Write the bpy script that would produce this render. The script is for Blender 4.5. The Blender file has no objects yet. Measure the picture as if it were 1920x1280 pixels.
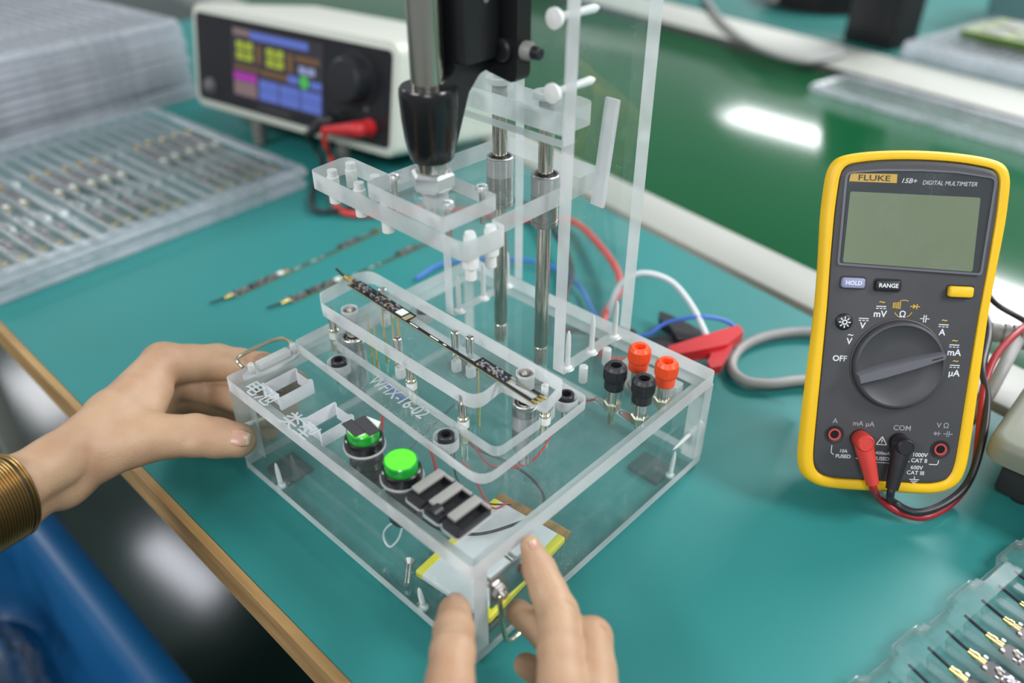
import bpy, bmesh, math, random
import numpy as np
from mathutils import Vector, Matrix

SC = bpy.context.scene
COL = SC.collection
K = 0.001          # everything below is written in millimetres
rnd = random.Random(7)

# ------------------------------------------------------------------ camera
cam_d = bpy.data.cameras.new('camera'); cam = bpy.data.objects.new('camera', cam_d); COL.objects.link(cam)
cam_d.sensor_width = 36.0; cam_d.lens = 1526.12/1920*36.0
cam_d.clip_start = 0.01; cam_d.clip_end = 60
right = Vector((0.729483, 0.683991, 0.003322)); down = Vector((0.385498, -0.407115, -0.828039)); fwd = Vector((-0.565019, 0.605321, -0.560660))
cam.matrix_world = Matrix(((right.x, -down.x, -fwd.x, 0.37234), (right.y, -down.y, -fwd.y, -0.160068), (right.z, -down.z, -fwd.z, 0.344629), (0, 0, 0, 1)))
cam_d.dof.use_dof = True; cam_d.dof.focus_distance = 0.440; cam_d.dof.aperture_fstop = 3.6
SC.camera = cam

# ------------------------------------------------------------------ world and lamps
w = bpy.data.worlds.new('world'); SC.world = w; w.use_nodes = True
w.node_tree.nodes['Background'].inputs[0].default_value = (0.80, 0.88, 0.90, 1)
w.node_tree.nodes['Background'].inputs[1].default_value = 0.38
def lamp(x, y, power, sx=1.2, sy=0.6, z=1650, col=(0.97, 0.97, 1.0), rot=0):
    L = bpy.data.lights.new('ceiling_panel_light', 'AREA'); L.shape = 'RECTANGLE'; L.size = sx; L.size_y = sy; L.energy = power; L.color = col
    o = bpy.data.objects.new('ceiling_panel_light', L); o.location = (x*K, y*K, z*K); o.rotation_euler = (0, 0, rot); COL.objects.link(o)
for (lx, ly, p) in ((300, 2500, 88), (2500, 4400, 60), (1900, 900, 66), (-400, -1900, 48), (1900, -1700, 48), (620, 4300, 62), (-3800, -1200, 56)):
    lamp(lx, ly, p)
lamp(-5100, 880, 10, 0.8, 0.26)
lamp(-2960, 785, 8, 0.60, 0.17, rot=0.1, col=(0.90, 0.92, 1.0))
lamp(-2390, 5980, 58, 0.85, 1.6, rot=0.3)
SC.view_settings.view_transform = 'Standard'; SC.view_settings.look = 'None'
SC.view_settings.exposure = 0.0; SC.view_settings.gamma = 1.0; SC.view_settings.use_curve_mapping = False
SC.cycles.transparent_max_bounces = 96; SC.cycles.max_bounces = 14; SC.cycles.glossy_bounces = 6; SC.cycles.transmission_bounces = 8
SC.cycles.caustics_reflective = False; SC.cycles.caustics_refractive = False
SC.cycles.sample_clamp_indirect = 6.0

# ------------------------------------------------------------------ materials
def newmat(name):
    m = bpy.data.materials.new(name); m.use_nodes = True
    return m, m.node_tree.nodes, m.node_tree.links
def pm(name, col, rough=0.5, metal=0.0, spec=0.5, noise=None, bump=None, coat=0.0, emit=None, sss=0.0, col2=None, scale=(1, 1, 1)):
    m, N, L = newmat(name); b = N['Principled BSDF']
    b.inputs['Base Color'].default_value = (*col, 1); b.inputs['Roughness'].default_value = rough; b.inputs['Metallic'].default_value = metal
    b.inputs['Specular IOR Level'].default_value = spec; b.inputs['Coat Weight'].default_value = coat
    if emit: b.inputs['Emission Color'].default_value = (*col, 1); b.inputs['Emission Strength'].default_value = emit
    if sss: b.inputs['Subsurface Weight'].default_value = sss; b.inputs['Subsurface Radius'].default_value = (0.004, 0.0015, 0.0008)
    if noise or bump:
        tc = N.new('ShaderNodeTexCoord'); mp = N.new('ShaderNodeMapping'); mp.inputs['Scale'].default_value = scale; L.new(tc.outputs['Object'], mp.inputs[0])
    if noise:
        n = N.new('ShaderNodeTexNoise'); n.inputs['Scale'].default_value = noise[0]; n.inputs['Detail'].default_value = 5; L.new(mp.outputs[0], n.inputs['Vector'])
        mx = N.new('ShaderNodeMix'); mx.data_type = 'RGBA'
        mr = N.new('ShaderNodeMapRange'); mr.inputs[1].default_value = 0.35; mr.inputs[2].default_value = 0.7; L.new(n.outputs[0], mr.inputs[0]); L.new(mr.outputs[0], mx.inputs[0])
        c2 = col2 or tuple(c*(1-noise[1]) for c in col)
        mx.inputs[6].default_value = (*col, 1); mx.inputs[7].default_value = (*c2, 1); L.new(mx.outputs[2], b.inputs['Base Color'])
    if bump:
        n2 = N.new('ShaderNodeTexNoise'); n2.inputs['Scale'].default_value = bump[0]; n2.inputs['Detail'].default_value = 4; L.new(mp.outputs[0], n2.inputs['Vector'])
        bp = N.new('ShaderNodeBump'); bp.inputs['Strength'].default_value = bump[1]; bp.inputs['Distance'].default_value = bump[2] if len(bump) > 2 else 0.0004
        L.new(n2.outputs[0], bp.inputs['Height']); L.new(bp.outputs[0], b.inputs['Normal'])
    return m
def clear_mat(name, tint=(0.96, 0.985, 0.98), haze=0.03, specks=0.25, speck_scale=900, rough=0.04, refl=1.0, hazecol=(0.85, 0.9, 0.9)):
    """clear plastic: passes light straight through, mirrors more towards grazing angles, carries a film of dust"""
    m, N, L = newmat(name); N.remove(N['Principled BSDF']); out = N['Material Output']
    tr = N.new('ShaderNodeBsdfTransparent'); tr.inputs[0].default_value = (*tint, 1)
    gl = N.new('ShaderNodeBsdfGlossy'); gl.inputs['Roughness'].default_value = rough
    lw = N.new('ShaderNodeLayerWeight'); lw.inputs[0].default_value = 0.5
    pw = N.new('ShaderNodeMath'); pw.operation = 'POWER'; pw.inputs[1].default_value = 5; L.new(lw.outputs['Facing'], pw.inputs[0])
    ma = N.new('ShaderNodeMath'); ma.operation = 'MULTIPLY_ADD'; ma.inputs[1].default_value = 0.9*refl; ma.inputs[2].default_value = 0.04*refl; L.new(pw.outputs[0], ma.inputs[0])
    m1 = N.new('ShaderNodeMixShader'); L.new(ma.outputs[0], m1.inputs[0]); L.new(tr.outputs[0], m1.inputs[1]); L.new(gl.outputs[0], m1.inputs[2])
    df = N.new('ShaderNodeBsdfDiffuse'); df.inputs[0].default_value = (*hazecol, 1)
    tc = N.new('ShaderNodeTexCoord')
    vo = N.new('ShaderNodeTexVoronoi'); vo.inputs['Scale'].default_value = speck_scale; L.new(tc.outputs['Object'], vo.inputs['Vector'])
    lt = N.new('ShaderNodeMapRange'); lt.inputs[1].default_value = 0.09; lt.inputs[2].default_value = 0.17; lt.inputs[3].default_value = 1; lt.inputs[4].default_value = 0; L.new(vo.outputs['Distance'], lt.inputs[0])
    no = N.new('ShaderNodeTexNoise'); no.inputs['Scale'].default_value = 45; no.inputs['Detail'].default_value = 6; L.new(tc.outputs['Object'], no.inputs['Vector'])
    pr = N.new('ShaderNodeMapRange'); pr.inputs[1].default_value = 0.48; pr.inputs[2].default_value = 0.75; L.new(no.outputs[0], pr.inputs[0])
    mu = N.new('ShaderNodeMath'); mu.operation = 'MULTIPLY'; L.new(lt.outputs[0], mu.inputs[0]); L.new(pr.outputs[0], mu.inputs[1])
    m2 = N.new('ShaderNodeMath'); m2.operation = 'MULTIPLY_ADD'; m2.inputs[1].default_value = specks; L.new(mu.outputs[0], m2.inputs[0])
    m3 = N.new('ShaderNodeMath'); m3.operation = 'MULTIPLY_ADD'; m3.inputs[1].default_value = haze; m3.inputs[2].default_value = haze*0.6; L.new(pr.outputs[0], m3.inputs[0]); L.new(m3.outputs[0], m2.inputs[2])
    mm = N.new('ShaderNodeMixShader'); L.new(m2.outputs[0], mm.inputs[0]); L.new(m1.outputs[0], mm.inputs[1]); L.new(df.outputs[0], mm.inputs[2])
    L.new(mm.outputs[0], out.inputs[0]); return m
def frost_mat(name, col=(0.8, 0.83, 0.83), body=0.75, rough=0.35, streak=260):
    """sawn plastic edge: scatters most of the light, lets a little through"""
    m, N, L = newmat(name); N.remove(N['Principled BSDF']); out = N['Material Output']
    tc = N.new('ShaderNodeTexCoord'); no = N.new('ShaderNodeTexNoise'); no.inputs['Scale'].default_value = streak; no.inputs['Detail'].default_value = 3; L.new(tc.outputs['Object'], no.inputs['Vector'])
    n2 = N.new('ShaderNodeTexNoise'); n2.inputs['Scale'].default_value = 28; n2.inputs['Detail'].default_value = 3; L.new(tc.outputs['Object'], n2.inputs['Vector'])
    mp = N.new('ShaderNodeMapRange'); mp.inputs[1].default_value = 0.3; mp.inputs[2].default_value = 0.7; mp.inputs[3].default_value = body-0.18; mp.inputs[4].default_value = min(1, body+0.12); L.new(n2.outputs[0], mp.inputs[0])
    df = N.new('ShaderNodeBsdfDiffuse'); df.inputs[0].default_value = (*col, 1)
    tl = N.new('ShaderNodeBsdfTranslucent'); tl.inputs[0].default_value = (*col, 1)
    a = N.new('ShaderNodeMixShader'); a.inputs[0].default_value = 0.5; L.new(df.outputs[0], a.inputs[1]); L.new(tl.outputs[0], a.inputs[2])
    tr = N.new('ShaderNodeBsdfTransparent'); tr.inputs[0].default_value = (0.95, 0.98, 0.98, 1)
    b = N.new('ShaderNodeMixShader'); L.new(mp.outputs[0], b.inputs[0]); L.new(tr.outputs[0], b.inputs[1]); L.new(a.outputs[0], b.inputs[2])
    gl = N.new('ShaderNodeBsdfGlossy'); gl.inputs['Roughness'].default_value = rough
    c = N.new('ShaderNodeMixShader'); c.inputs[0].default_value = 0.06; L.new(b.outputs[0], c.inputs[1]); L.new(gl.outputs[0], c.inputs[2])
    bp = N.new('ShaderNodeBump'); bp.inputs['Strength'].default_value = 0.25; bp.inputs['Distance'].default_value = 0.0003; L.new(no.outputs[0], bp.inputs['Height'])
    for s in (df, tl, gl): L.new(bp.outputs[0], s.inputs['Normal'])
    L.new(c.outputs[0], out.inputs[0]); return m

M = {}
M['acryl'] = clear_mat('clear_acrylic', haze=0.022, specks=0.5, speck_scale=520)
M['frost'] = frost_mat('sawn_acrylic_edge', (0.86, 0.87, 0.87), 0.84)
M['frost_white'] = frost_mat('milled_slot_wall', (0.92, 0.92, 0.95), 0.95, 0.2)
M['engrave'] = frost_mat('engraved_acrylic', (0.88, 0.90, 0.91), 0.6)
M['engrave_mirrored'] = frost_mat('engraving_reflection', (0.9, 0.93, 0.94), 0.45)  # pale tone for the painted reflection of the engraved letters
M['tray'] = clear_mat('vacuum_formed_tray', (0.975, 0.985, 0.985), 0.05, 0.1, 500, 0.26, 0.9, (0.80, 0.84, 0.88))
M['tray_stack'] = clear_mat('stacked_tray_plastic', (0.97, 0.98, 0.985), 0.10, 0.1, 500, 0.25, 1.2, (0.62, 0.63, 0.68))
M['tray_low'] = clear_mat('clear_blister_tray', (0.975, 0.985, 0.985), 0.03, 0.1, 500, 0.12, 0.9, (0.7, 0.78, 0.78))
M['tray_rim_low'] = frost_mat('blister_rim', (0.6, 0.68, 0.66), 0.25, 0.25)
M['film'] = clear_mat('plastic_film', (0.96, 0.98, 1), 0.08, 0.0, 500, 0.1, 1.5)
M['glass'] = clear_mat('display_pane', (0.97, 0.98, 0.97), 0.012, 0.3, 700, 0.03, 0.9)
M['nylon'] = pm('white_nylon', (0.80, 0.81, 0.79), 0.35, sss=0.1)
M['nylon_clear'] = frost_mat('milky_nylon', (0.86, 0.87, 0.85), 0.8, 0.25)
M['chrome'] = pm('plated_steel', (0.66, 0.65, 0.62), 0.22, 1.0, noise=(60, 0.2))
M['rod'] = pm('ground_steel_rod', (0.62, 0.59, 0.52), 0.22, 1.0, noise=(40, 0.25), scale=(1, 1, 0.15))
M['zinc'] = pm('zinc_nut', (0.85, 0.87, 0.87), 0.34, 1.0)
M['bearing'] = pm('bearing_steel', (0.52, 0.52, 0.52), 0.36, 1.0, noise=(120, 0.25))
M['brass'] = pm('brass_nickel', (0.62, 0.57, 0.42), 0.25, 1.0)
M['gold'] = pm('gold_plating', (0.86, 0.66, 0.25), 0.25, 1.0)
M['black_gloss'] = pm('black_gloss_paint', (0.010, 0.010, 0.011), 0.22, 0, 0.5, bump=(60, 0.08))
M['black_cast'] = pm('black_cast_paint', (0.012, 0.012, 0.014), 0.38, 0, 0.5, bump=(250, 0.25))
M['black'] = pm('black_plastic', (0.014, 0.014, 0.017), 0.42)
M['black_soft'] = pm('black_rubber', (0.02, 0.02, 0.022), 0.6)
M['seal'] = pm('black_seal', (0.012, 0.011, 0.012), 0.5)
M['orange'] = pm('orange_red_plastic', (0.90, 0.085, 0.018), 0.35)
M['red'] = pm('red_plastic', (0.55, 0.02, 0.025), 0.4)
M['red_pvc'] = pm('red_cable', (0.60, 0.045, 0.035), 0.45)
M['dark_red'] = pm('dark_red_cable', (0.30, 0.012, 0.018), 0.4)
M['blue_pvc'] = pm('blue_wire', (0.06, 0.16, 0.62), 0.45)
M['white_pvc'] = pm('white_wire', (0.70, 0.74, 0.76), 0.45)
M['grey_pvc'] = pm('grey_cable', (0.34, 0.34, 0.33), 0.5, noise=(30, 0.25))
M['black_pvc'] = pm('black_cable', (0.014, 0.014, 0.018), 0.42)
M['green_lens'] = pm('green_lens_rim', (0.01, 0.33, 0.03), 0.25, coat=0.4)
M['green_cap'] = pm('lit_green_cap', (0.10, 0.85, 0.03), 0.4, emit=0.25, noise=(90, 0.1))
M['label_white'] = pm('white_sticker', (0.72, 0.78, 0.70), 0.6)
M['tape'] = pm('black_cloth_tape', (0.045, 0.042, 0.048), 0.75, bump=(1500, 0.3))
M['grey_light'] = pm('light_grey_plastic', (0.27, 0.27, 0.25), 0.5)
M['pcb'] = pm('black_solder_mask', (0.010, 0.011, 0.016), 0.3, noise=(300, 0.3))
M['fr4'] = pm('board_edge', (0.34, 0.30, 0.16), 0.5)
M['silver_parts'] = pm('tinned_parts', (0.55, 0.55, 0.58), 0.42, 0.9)
M['tray_rim'] = frost_mat('tray_rim', (0.78, 0.80, 0.86), 0.42, 0.25)
M['tan_parts'] = pm('ceramic_parts', (0.32, 0.25, 0.17), 0.5)
M['battery'] = pm('battery_foil', (0.84, 0.85, 0.87), 0.40, 0.0, noise=(60, 0.08), bump=(120, 0.15))
M['kapton_yellow'] = pm('yellow_tape', (0.86, 0.76, 0.02), 0.35)
M['kapton_brown'] = pm('amber_tape', (0.46, 0.22, 0.04), 0.28, noise=(160, 0.0), col2=(0.22, 0.12, 0.04), coat=0.4)
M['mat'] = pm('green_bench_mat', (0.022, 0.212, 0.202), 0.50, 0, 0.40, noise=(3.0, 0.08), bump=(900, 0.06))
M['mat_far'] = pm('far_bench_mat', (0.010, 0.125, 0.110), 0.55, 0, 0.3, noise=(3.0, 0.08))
M['wood'] = pm('bench_edge_wood', (0.44, 0.28, 0.11), 0.5, noise=(30, 0.0), col2=(0.27, 0.155, 0.055), scale=(0.35, 4, 4), bump=(120, 0.2))
M['tabletop'] = pm('chipboard', (0.22, 0.15, 0.08), 0.7, noise=(200, 0.3))
M['belt'] = pm('green_conveyor_belt', (0.0025, 0.082, 0.026), 0.13, 0, 0.5, bump=(1400, 0.02, 0.0002))
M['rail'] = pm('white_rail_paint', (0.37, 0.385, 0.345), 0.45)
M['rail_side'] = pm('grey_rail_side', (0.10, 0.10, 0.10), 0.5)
M['floor'] = pm('dark_green_floor', (0.012, 0.034, 0.029), 0.12, 0, 0.3, noise=(2, 0.3))
M['psu_case'] = pm('cream_enamel', (0.62, 0.64, 0.56), 0.4, bump=(900, 0.08))
M['psu_panel'] = pm('black_panel', (0.012, 0.011, 0.014), 0.35)
M['psu_grey'] = pm('panel_print', (0.14, 0.14, 0.15), 0.5)
M['psu_foot'] = pm('grey_foot', (0.18, 0.18, 0.16), 0.5)
M['yellow'] = pm('yellow_holster', (0.88, 0.52, 0.008), 0.42, noise=(20, 0.10), bump=(500, 0.1))
M['meter_grey'] = pm('charcoal_case', (0.055, 0.055, 0.060), 0.5, noise=(25, 0.18), bump=(1200, 0.1))
M['meter_lens'] = pm('dark_display_surround', (0.032, 0.036, 0.045), 0.2)
M['meter_bezel'] = pm('grey_bezel', (0.13, 0.13, 0.15), 0.35)
M['lcd'] = pm('lcd_glass', (0.205, 0.245, 0.150), 0.3, noise=(12, 0.12))
M['print_white'] = pm('white_print', (0.72, 0.74, 0.76), 0.6)
M['print_dim'] = pm('worn_print', (0.30, 0.31, 0.34), 0.6)
M['print_yellow'] = pm('yellow_print', (0.70, 0.46, 0.04), 0.6)
M['print_orange'] = pm('orange_label', (0.72, 0.42, 0.06), 0.5)
M['print_black'] = pm('black_print', (0.02, 0.018, 0.015), 0.5)
M['violet_button'] = pm('lavender_button', (0.27, 0.29, 0.46), 0.45)
M['red_ring'] = pm('red_jack_ring', (0.50, 0.06, 0.05), 0.4)
M['instrument'] = pm('grey_green_shell', (0.175, 0.195, 0.155), 0.55, noise=(8, 0.08), bump=(900, 0.15))
M['blue_tote'] = pm('blue_polypropylene', (0.006, 0.085, 0.22), 0.35, noise=(6, 0.2))
M['skin'] = pm('skin', (0.475, 0.315, 0.195), 0.48, 0, 0.4, noise=(42, 0), col2=(0.405, 0.235, 0.14), bump=(760, 0.42, 0.0005), sss=0.12)
M['nail'] = pm('finger_nail', (0.50, 0.295, 0.215), 0.28, sss=0.1, noise=(60, 0.06))
M['nail_tip'] = pm('nail_edge', (0.56, 0.47, 0.29), 0.35)
M['strap'] = pm('gold_mesh_strap', (0.55, 0.37, 0.13), 0.3, 1.0)
M['strap_dark'] = pm('strap_gap', (0.04, 0.03, 0.02), 0.5, 0.6)
M['teal_bin'] = pm('pale_teal_bin', (0.18, 0.33, 0.33), 0.35)
M['panel_green'] = pm('pcb_panel_green', (0.30, 0.36, 0.20), 0.4, noise=(60, 0.4))
M['panel_edge'] = pm('pcb_panel_edge', (0.10, 0.22, 0.01), 0.4)
M['far_black'] = pm('far_black_plastic', (0.006, 0.006, 0.007), 0.5)
def screen(name, col, e): return pm(name, col, 0.4, emit=e*.36)
M['scr_bg'] = screen('screen_base', (0.030, 0.026, 0.036), 0.6)
M['scr_blue'] = screen('screen_blue', (0.10, 0.15, 0.50), 0.65)
M['scr_lime'] = screen('screen_lime', (0.42, 0.50, 0.03), 0.7)
M['scr_mag'] = screen('screen_magenta', (0.36, 0.03, 0.34), 0.6)
M['scr_brown'] = screen('screen_brown', (0.15, 0.075, 0.03), 0.6)
M['scr_tan'] = screen('screen_tan', (0.22, 0.15, 0.15), 0.5)
M['scr_white'] = screen('screen_white', (0.40, 0.45, 0.75), 0.7)
M['scr_green'] = screen('screen_green', (0.06, 0.42, 0.08), 0.7)

# ------------------------------------------------------------------ geometry helpers
def V(p): return Vector(p)
def obj(name, bm, mats, parent=None, angle=32, solid=None, free=True):
    for v in bm.verts: v.co *= K
    me = bpy.data.meshes.new(name); bm.to_mesh(me)
    if free: bm.free()
    for m in (mats if isinstance(mats, (list, tuple)) else [mats]): me.materials.append(M[m])
    me.polygons.foreach_set('use_smooth', [True]*len(me.polygons)); me.set_sharp_from_angle(angle=math.radians(angle))
    o = bpy.data.objects.new(name, me); COL.objects.link(o)
    if parent is not None: o.parent = parent
    if solid:
        s = o.modifiers.new('thickness', 'SOLIDIFY'); s.thickness = solid*K; s.offset = -1
    return o
def tag(o, label=None, cat=None, group=None, kind=None):
    if label: o['label'] = label
    if cat: o['category'] = cat
    if group: o['group'] = group
    if kind: o['kind'] = kind
    return o
def thing(name, label, cat, loc=(0, 0, 0), rotz=0, basis=None, group=None):
    o = bpy.data.objects.new(name, None); COL.objects.link(o); o.empty_display_size = 0.02
    if basis:
        u, v, n = (V(b) for b in basis)
        o.matrix_world = Matrix(((u.x, v.x, n.x, loc[0]*K), (u.y, v.y, n.y, loc[1]*K), (u.z, v.z, n.z, loc[2]*K), (0, 0, 0, 1)))
    else:
        o.location = V(loc)*K; o.rotation_euler = (0, 0, rotz)
    return tag(o, label, cat, group)
def copy_tree(o, parent=None, label=None, group=None):
    c = o.copy(); COL.objects.link(c)
    if parent is not None: c.parent = parent
    if label: c['label'] = label
    if group: c['group'] = group
    for ch in list(o.children): copy_tree(ch, c)
    return c
def NB(): return bmesh.new()
def box(bm, x0, x1, y0, y1, z0, z1, bev=0, seg=2, mi=0):
    r = bmesh.ops.create_cube(bm, size=1); vs = r['verts']
    for v in vs: v.co = ((x0+x1)/2+v.co.x*(x1-x0), (y0+y1)/2+v.co.y*(y1-y0), (z0+z1)/2+v.co.z*(z1-z0))
    fs = {f for v in vs for f in v.link_faces}
    for f in fs: f.material_index = mi
    if bev:
        r = bmesh.ops.bevel(bm, geom=list({e for v in vs for e in v.link_edges}), offset=bev, segments=seg, profile=0.5, affect='EDGES', clamp_overlap=True)
        for f in r['faces']: f.material_index = mi
    return bm
def frame_of(d):
    d = V(d).normalized(); a = Vector((0, 0, 1)) if abs(d.z) < 0.9 else Vector((1, 0, 0))
    x = a.cross(d).normalized(); return x, d.cross(x), d
def lathe(bm, prof, base=(0, 0, 0), axis=(0, 0, 1), seg=24, mi=0, rot=0, cap=True):
    """prof: list of (radius, height along axis)"""
    x, y, d = frame_of(axis); b = V(base); rings = []
    for (r, h) in prof:
        rings.append([bm.verts.new(b+d*h+x*(r*math.cos(rot+2*math.pi*i/seg))+y*(r*math.sin(rot+2*math.pi*i/seg))) for i in range(seg)])
    for a, c in zip(rings, rings[1:]):
        for i in range(seg):
            f = bm.faces.new((a[i], a[(i+1) % seg], c[(i+1) % seg], c[i])); f.material_index = mi
    if cap:
        if prof[0][0] > 1e-6: bm.faces.new(rings[0][::-1]).material_index = mi
        if prof[-1][0] > 1e-6: bm.faces.new(rings[-1]).material_index = mi
    return bm
def cyl(bm, p0, p1, r, r1=None, seg=20, mi=0, ch=0):
    p0, p1 = V(p0), V(p1); h = (p1-p0).length; r1 = r if r1 is None else r1
    pr = [(r, 0), (r1, h)] if not ch else [(r-ch, 0), (r, ch), (r1, h-ch), (r1-ch, h)]
    return lathe(bm, pr, p0, p1-p0, seg, mi)
def spline(pts, n=8):
    P = [V(p) for p in pts]; P = [P[0]*2-P[1]]+P+[P[-1]*2-P[-2]]; out = []
    for i in range(1, len(P)-2):
        a, b, c, d = P[i-1:i+3]
        for k in range(n):
            t = k/n; out.append(0.5*((2*b)+(c-a)*t+(2*a-5*b+4*c-d)*t*t+(3*b-a-3*c+d)*t**3))
    out.append(P[-2]); return out
def tube(bm, pts, r, seg=10, n=8, mi=0, smooth=True):
    """r: radius or list of radii for the control points"""
    c = spline(pts, n) if smooth else [V(p) for p in pts]; m = len(c)
    if isinstance(r, (list, tuple)):
        rr = [r[min(int(i/(m-1)*(len(r)-1)), len(r)-2)]*(1-((i/(m-1)*(len(r)-1)) % 1 if i < m-1 else 1))+r[min(int(i/(m-1)*(len(r)-1)), len(r)-2)+1]*((i/(m-1)*(len(r)-1)) % 1 if i < m-1 else 1) for i in range(m)]
    else: rr = [r]*m
    t0 = (c[1]-c[0]).normalized(); x = frame_of(t0)[0]; rings = []
    for i in range(m):
        t = (c[min(i+1, m-1)]-c[max(i-1, 0)]).normalized(); x = (x-t*x.dot(t)).normalized(); y = t.cross(x)
        rings.append([bm.verts.new(c[i]+x*(rr[i]*math.cos(2*math.pi*k/seg))+y*(rr[i]*math.sin(2*math.pi*k/seg))) for k in range(seg)])
    for a, b in zip(rings, rings[1:]):
        for k in range(seg): bm.faces.new((a[k], a[(k+1) % seg], b[(k+1) % seg], b[k])).material_index = mi
    bm.faces.new(rings[0][::-1]).material_index = mi; bm.faces.new(rings[-1]).material_index = mi
    return bm
def rrect(x0, y0, x1, y1, r=2, n=5):
    rs = r if isinstance(r, (list, tuple)) else [r]*4; out = []
    for (cx, cy, a0, q) in ((x1, y1, 0, rs[0]), (x0, y1, 90, rs[1]), (x0, y0, 180, rs[2]), (x1, y0, 270, rs[3])):
        sx = cx-q if cx == x1 else cx+q; sy = cy-q if cy == y1 else cy+q
        if q <= 0: out.append((cx, cy)); continue
        for i in range(n+1):
            a = math.radians(a0+90*i/n); out.append((sx+q*math.cos(a), sy+q*math.sin(a)))
    return out
def circ(cx, cy, r, n=20): return [(cx+r*math.cos(2*math.pi*i/n), cy+r*math.sin(2*math.pi*i/n)) for i in range(n)]
def plate(bm, outline, t0, t1, holes=(), mp=lambda a, b, c: (a, b, c), mi_face=0, mi_side=1, mi_hole=None):
    """flat sheet with holes; faces get mi_face, sawn sides mi_side"""
    loops = [outline]+list(holes); got = []
    for t in (t0, t1):
        es = []; vl = []
        for lp in loops:
            vs = [bm.verts.new(mp(a, b, t)) for a, b in lp]; vl.append(vs)
            es += [bm.edges.new((vs[i], vs[(i+1) % len(vs)])) for i in range(len(vs))]
        r = bmesh.ops.triangle_fill(bm, use_beauty=True, use_dissolve=False, edges=es)
        for f in r['geom']:
            if isinstance(f, bmesh.types.BMFace): f.material_index = mi_face
        got.append(vl)
    for li, (a, b) in enumerate(zip(*got)):
        for i in range(len(a)):
            f = bm.faces.new((a[i], a[(i+1) % len(a)], b[(i+1) % len(a)], b[i])); f.material_index = mi_side if (li == 0 or mi_hole is None) else mi_hole
    bmesh.ops.recalc_face_normals(bm, faces=bm.faces[:])
    return bm
YZ = lambda x: (lambda a, b, c: (c, a, b))
def text(name, body, mat, parent, o, u=(1, 0, 0), v=(0, 1, 0), size=4, ext=0.06, align='CENTER', bold=0.0, wx=1.0, shear=0.0):
    cu = bpy.data.curves.new(name, 'FONT'); cu.body = body; cu.size = size; cu.extrude = ext; cu.align_x = align; cu.align_y = 'CENTER'; cu.offset = bold; cu.resolution_u = 3; cu.shear = shear
    tmp = bpy.data.objects.new(name, cu); COL.objects.link(tmp)
    dg = bpy.context.evaluated_depsgraph_get(); me = bpy.data.meshes.new_from_object(tmp.evaluated_get(dg)); bpy.data.objects.remove(tmp); bpy.data.curves.remove(cu)
    u, v = V(u).normalized(), V(v).normalized(); n = u.cross(v); ov = V(o)
    for vt in me.vertices: vt.co = (ov+u*(vt.co.x*wx)+v*vt.co.y+n*vt.co.z)*K
    me.materials.clear(); me.materials.append(M[mat]); me.name = name
    ob = bpy.data.objects.new(name, me); COL.objects.link(ob); ob.parent = parent; return ob
def hexnut(bm, base, h, r, axis=(0, 0, 1), mi=0, ch=0.15): return lathe(bm, [(r*(1-ch), 0), (r, h*.15), (r, h*.85), (r*(1-ch), h)], base, axis, 6, mi)
def rpoly(pts, r, n=5):
    out = []; m = len(pts); rs = r if isinstance(r, (list, tuple)) else [r]*m
    for i in range(m):
        p = Vector(pts[i][:2]); a = Vector(pts[i-1][:2])-p; b = Vector(pts[(i+1) % m][:2])-p; q = rs[i]
        if q <= 0: out.append(tuple(p)); continue
        al, bl = a.length, b.length; a.normalize(); b.normalize(); ang = a.angle(b); t = min(q/math.tan(ang/2), al*.45, bl*.45)
        s, e = p+a*t, p+b*t
        for k in range(n+1):
            f = k/n; out.append(tuple(s*(1-f)**2+p*2*f*(1-f)+e*f*f))
    return out

# ------------------------------------------------------------------ setting
TZ = -3.0           # height of the bench mat; the acrylic box stands 3 mm above it on rubber feet
bm = NB(); box(bm, -6500, 2500, -2500, 7500, -770, -750); tag(obj('floor', bm, 'floor'), kind='structure')

tb = thing('worktable', 'long workbench with a wooden front edge under the green mat', 'table', (-200, 180, -750))
def tl(bm):
    for v in bm.verts: v.co -= Vector((-200, 180, -750))
    return bm
bm = NB(); plate(bm, [(-1120, -33), (900, -52), (900, 268), (-1120, 655)], -27, -5.2); obj('tabletop', tl(bm), ['tabletop', 'tabletop'], tb)
bm = NB(); plate(bm, [(-1120, -38.5), (900, -57.5), (900, -52.1), (-1120, -33.1)], -26, -3.4); obj('edge_band', tl(bm), ['wood', 'wood'], tb)
for lx, ly in ((-1060, 40), (800, 20), (-1060, 600), (800, 240)):
    bm = NB(); box(bm, lx-20, lx+20, ly-20, ly+20, -750, -27.2, 2); obj('leg', tl(bm), 'rail', tb)
bm = NB(); plate(bm, [(-1120, -32.8), (900, -51.8), (900, 266), (-1120, 653)], -5, TZ); tag(obj('bench_mat', bm, ['mat', 'mat']), 'teal green rubber mat covering the workbench', 'mat')

# conveyor running across behind the bench, turned about ten degrees
CD = Vector((math.cos(math.radians(-10.5)), math.sin(math.radians(-10.5)), 0)); CN = Vector((-CD.y, CD.x, 0))
cv = thing('conveyor', 'green belt conveyor with white side rails behind the bench', 'conveyor', (0, 448, -750), basis=(CD, CN, (0, 0, 1)))
bm = NB(); box(bm, -4500, 4500, 0.5, 56, 715, 747, 2); obj('side_rail', bm, 'rail', cv)
bm = NB(); box(bm, -4500, 4500, 615, 738, 715, 747, 2); obj('side_rail', bm, 'rail', cv)
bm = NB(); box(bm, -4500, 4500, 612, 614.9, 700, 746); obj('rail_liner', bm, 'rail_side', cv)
bm = NB(); box(bm, -4500, 4500, 57, 611.5, 730, 736, 1); obj('belt', bm, 'belt', cv)
for lx in (-2600, 0, 2600):
    for ly in (30, 700):
        bm = NB(); box(bm, lx-20, lx+20, ly-20, ly+20, 0, 714.5); obj('leg', bm, 'rail_side', cv)
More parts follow.
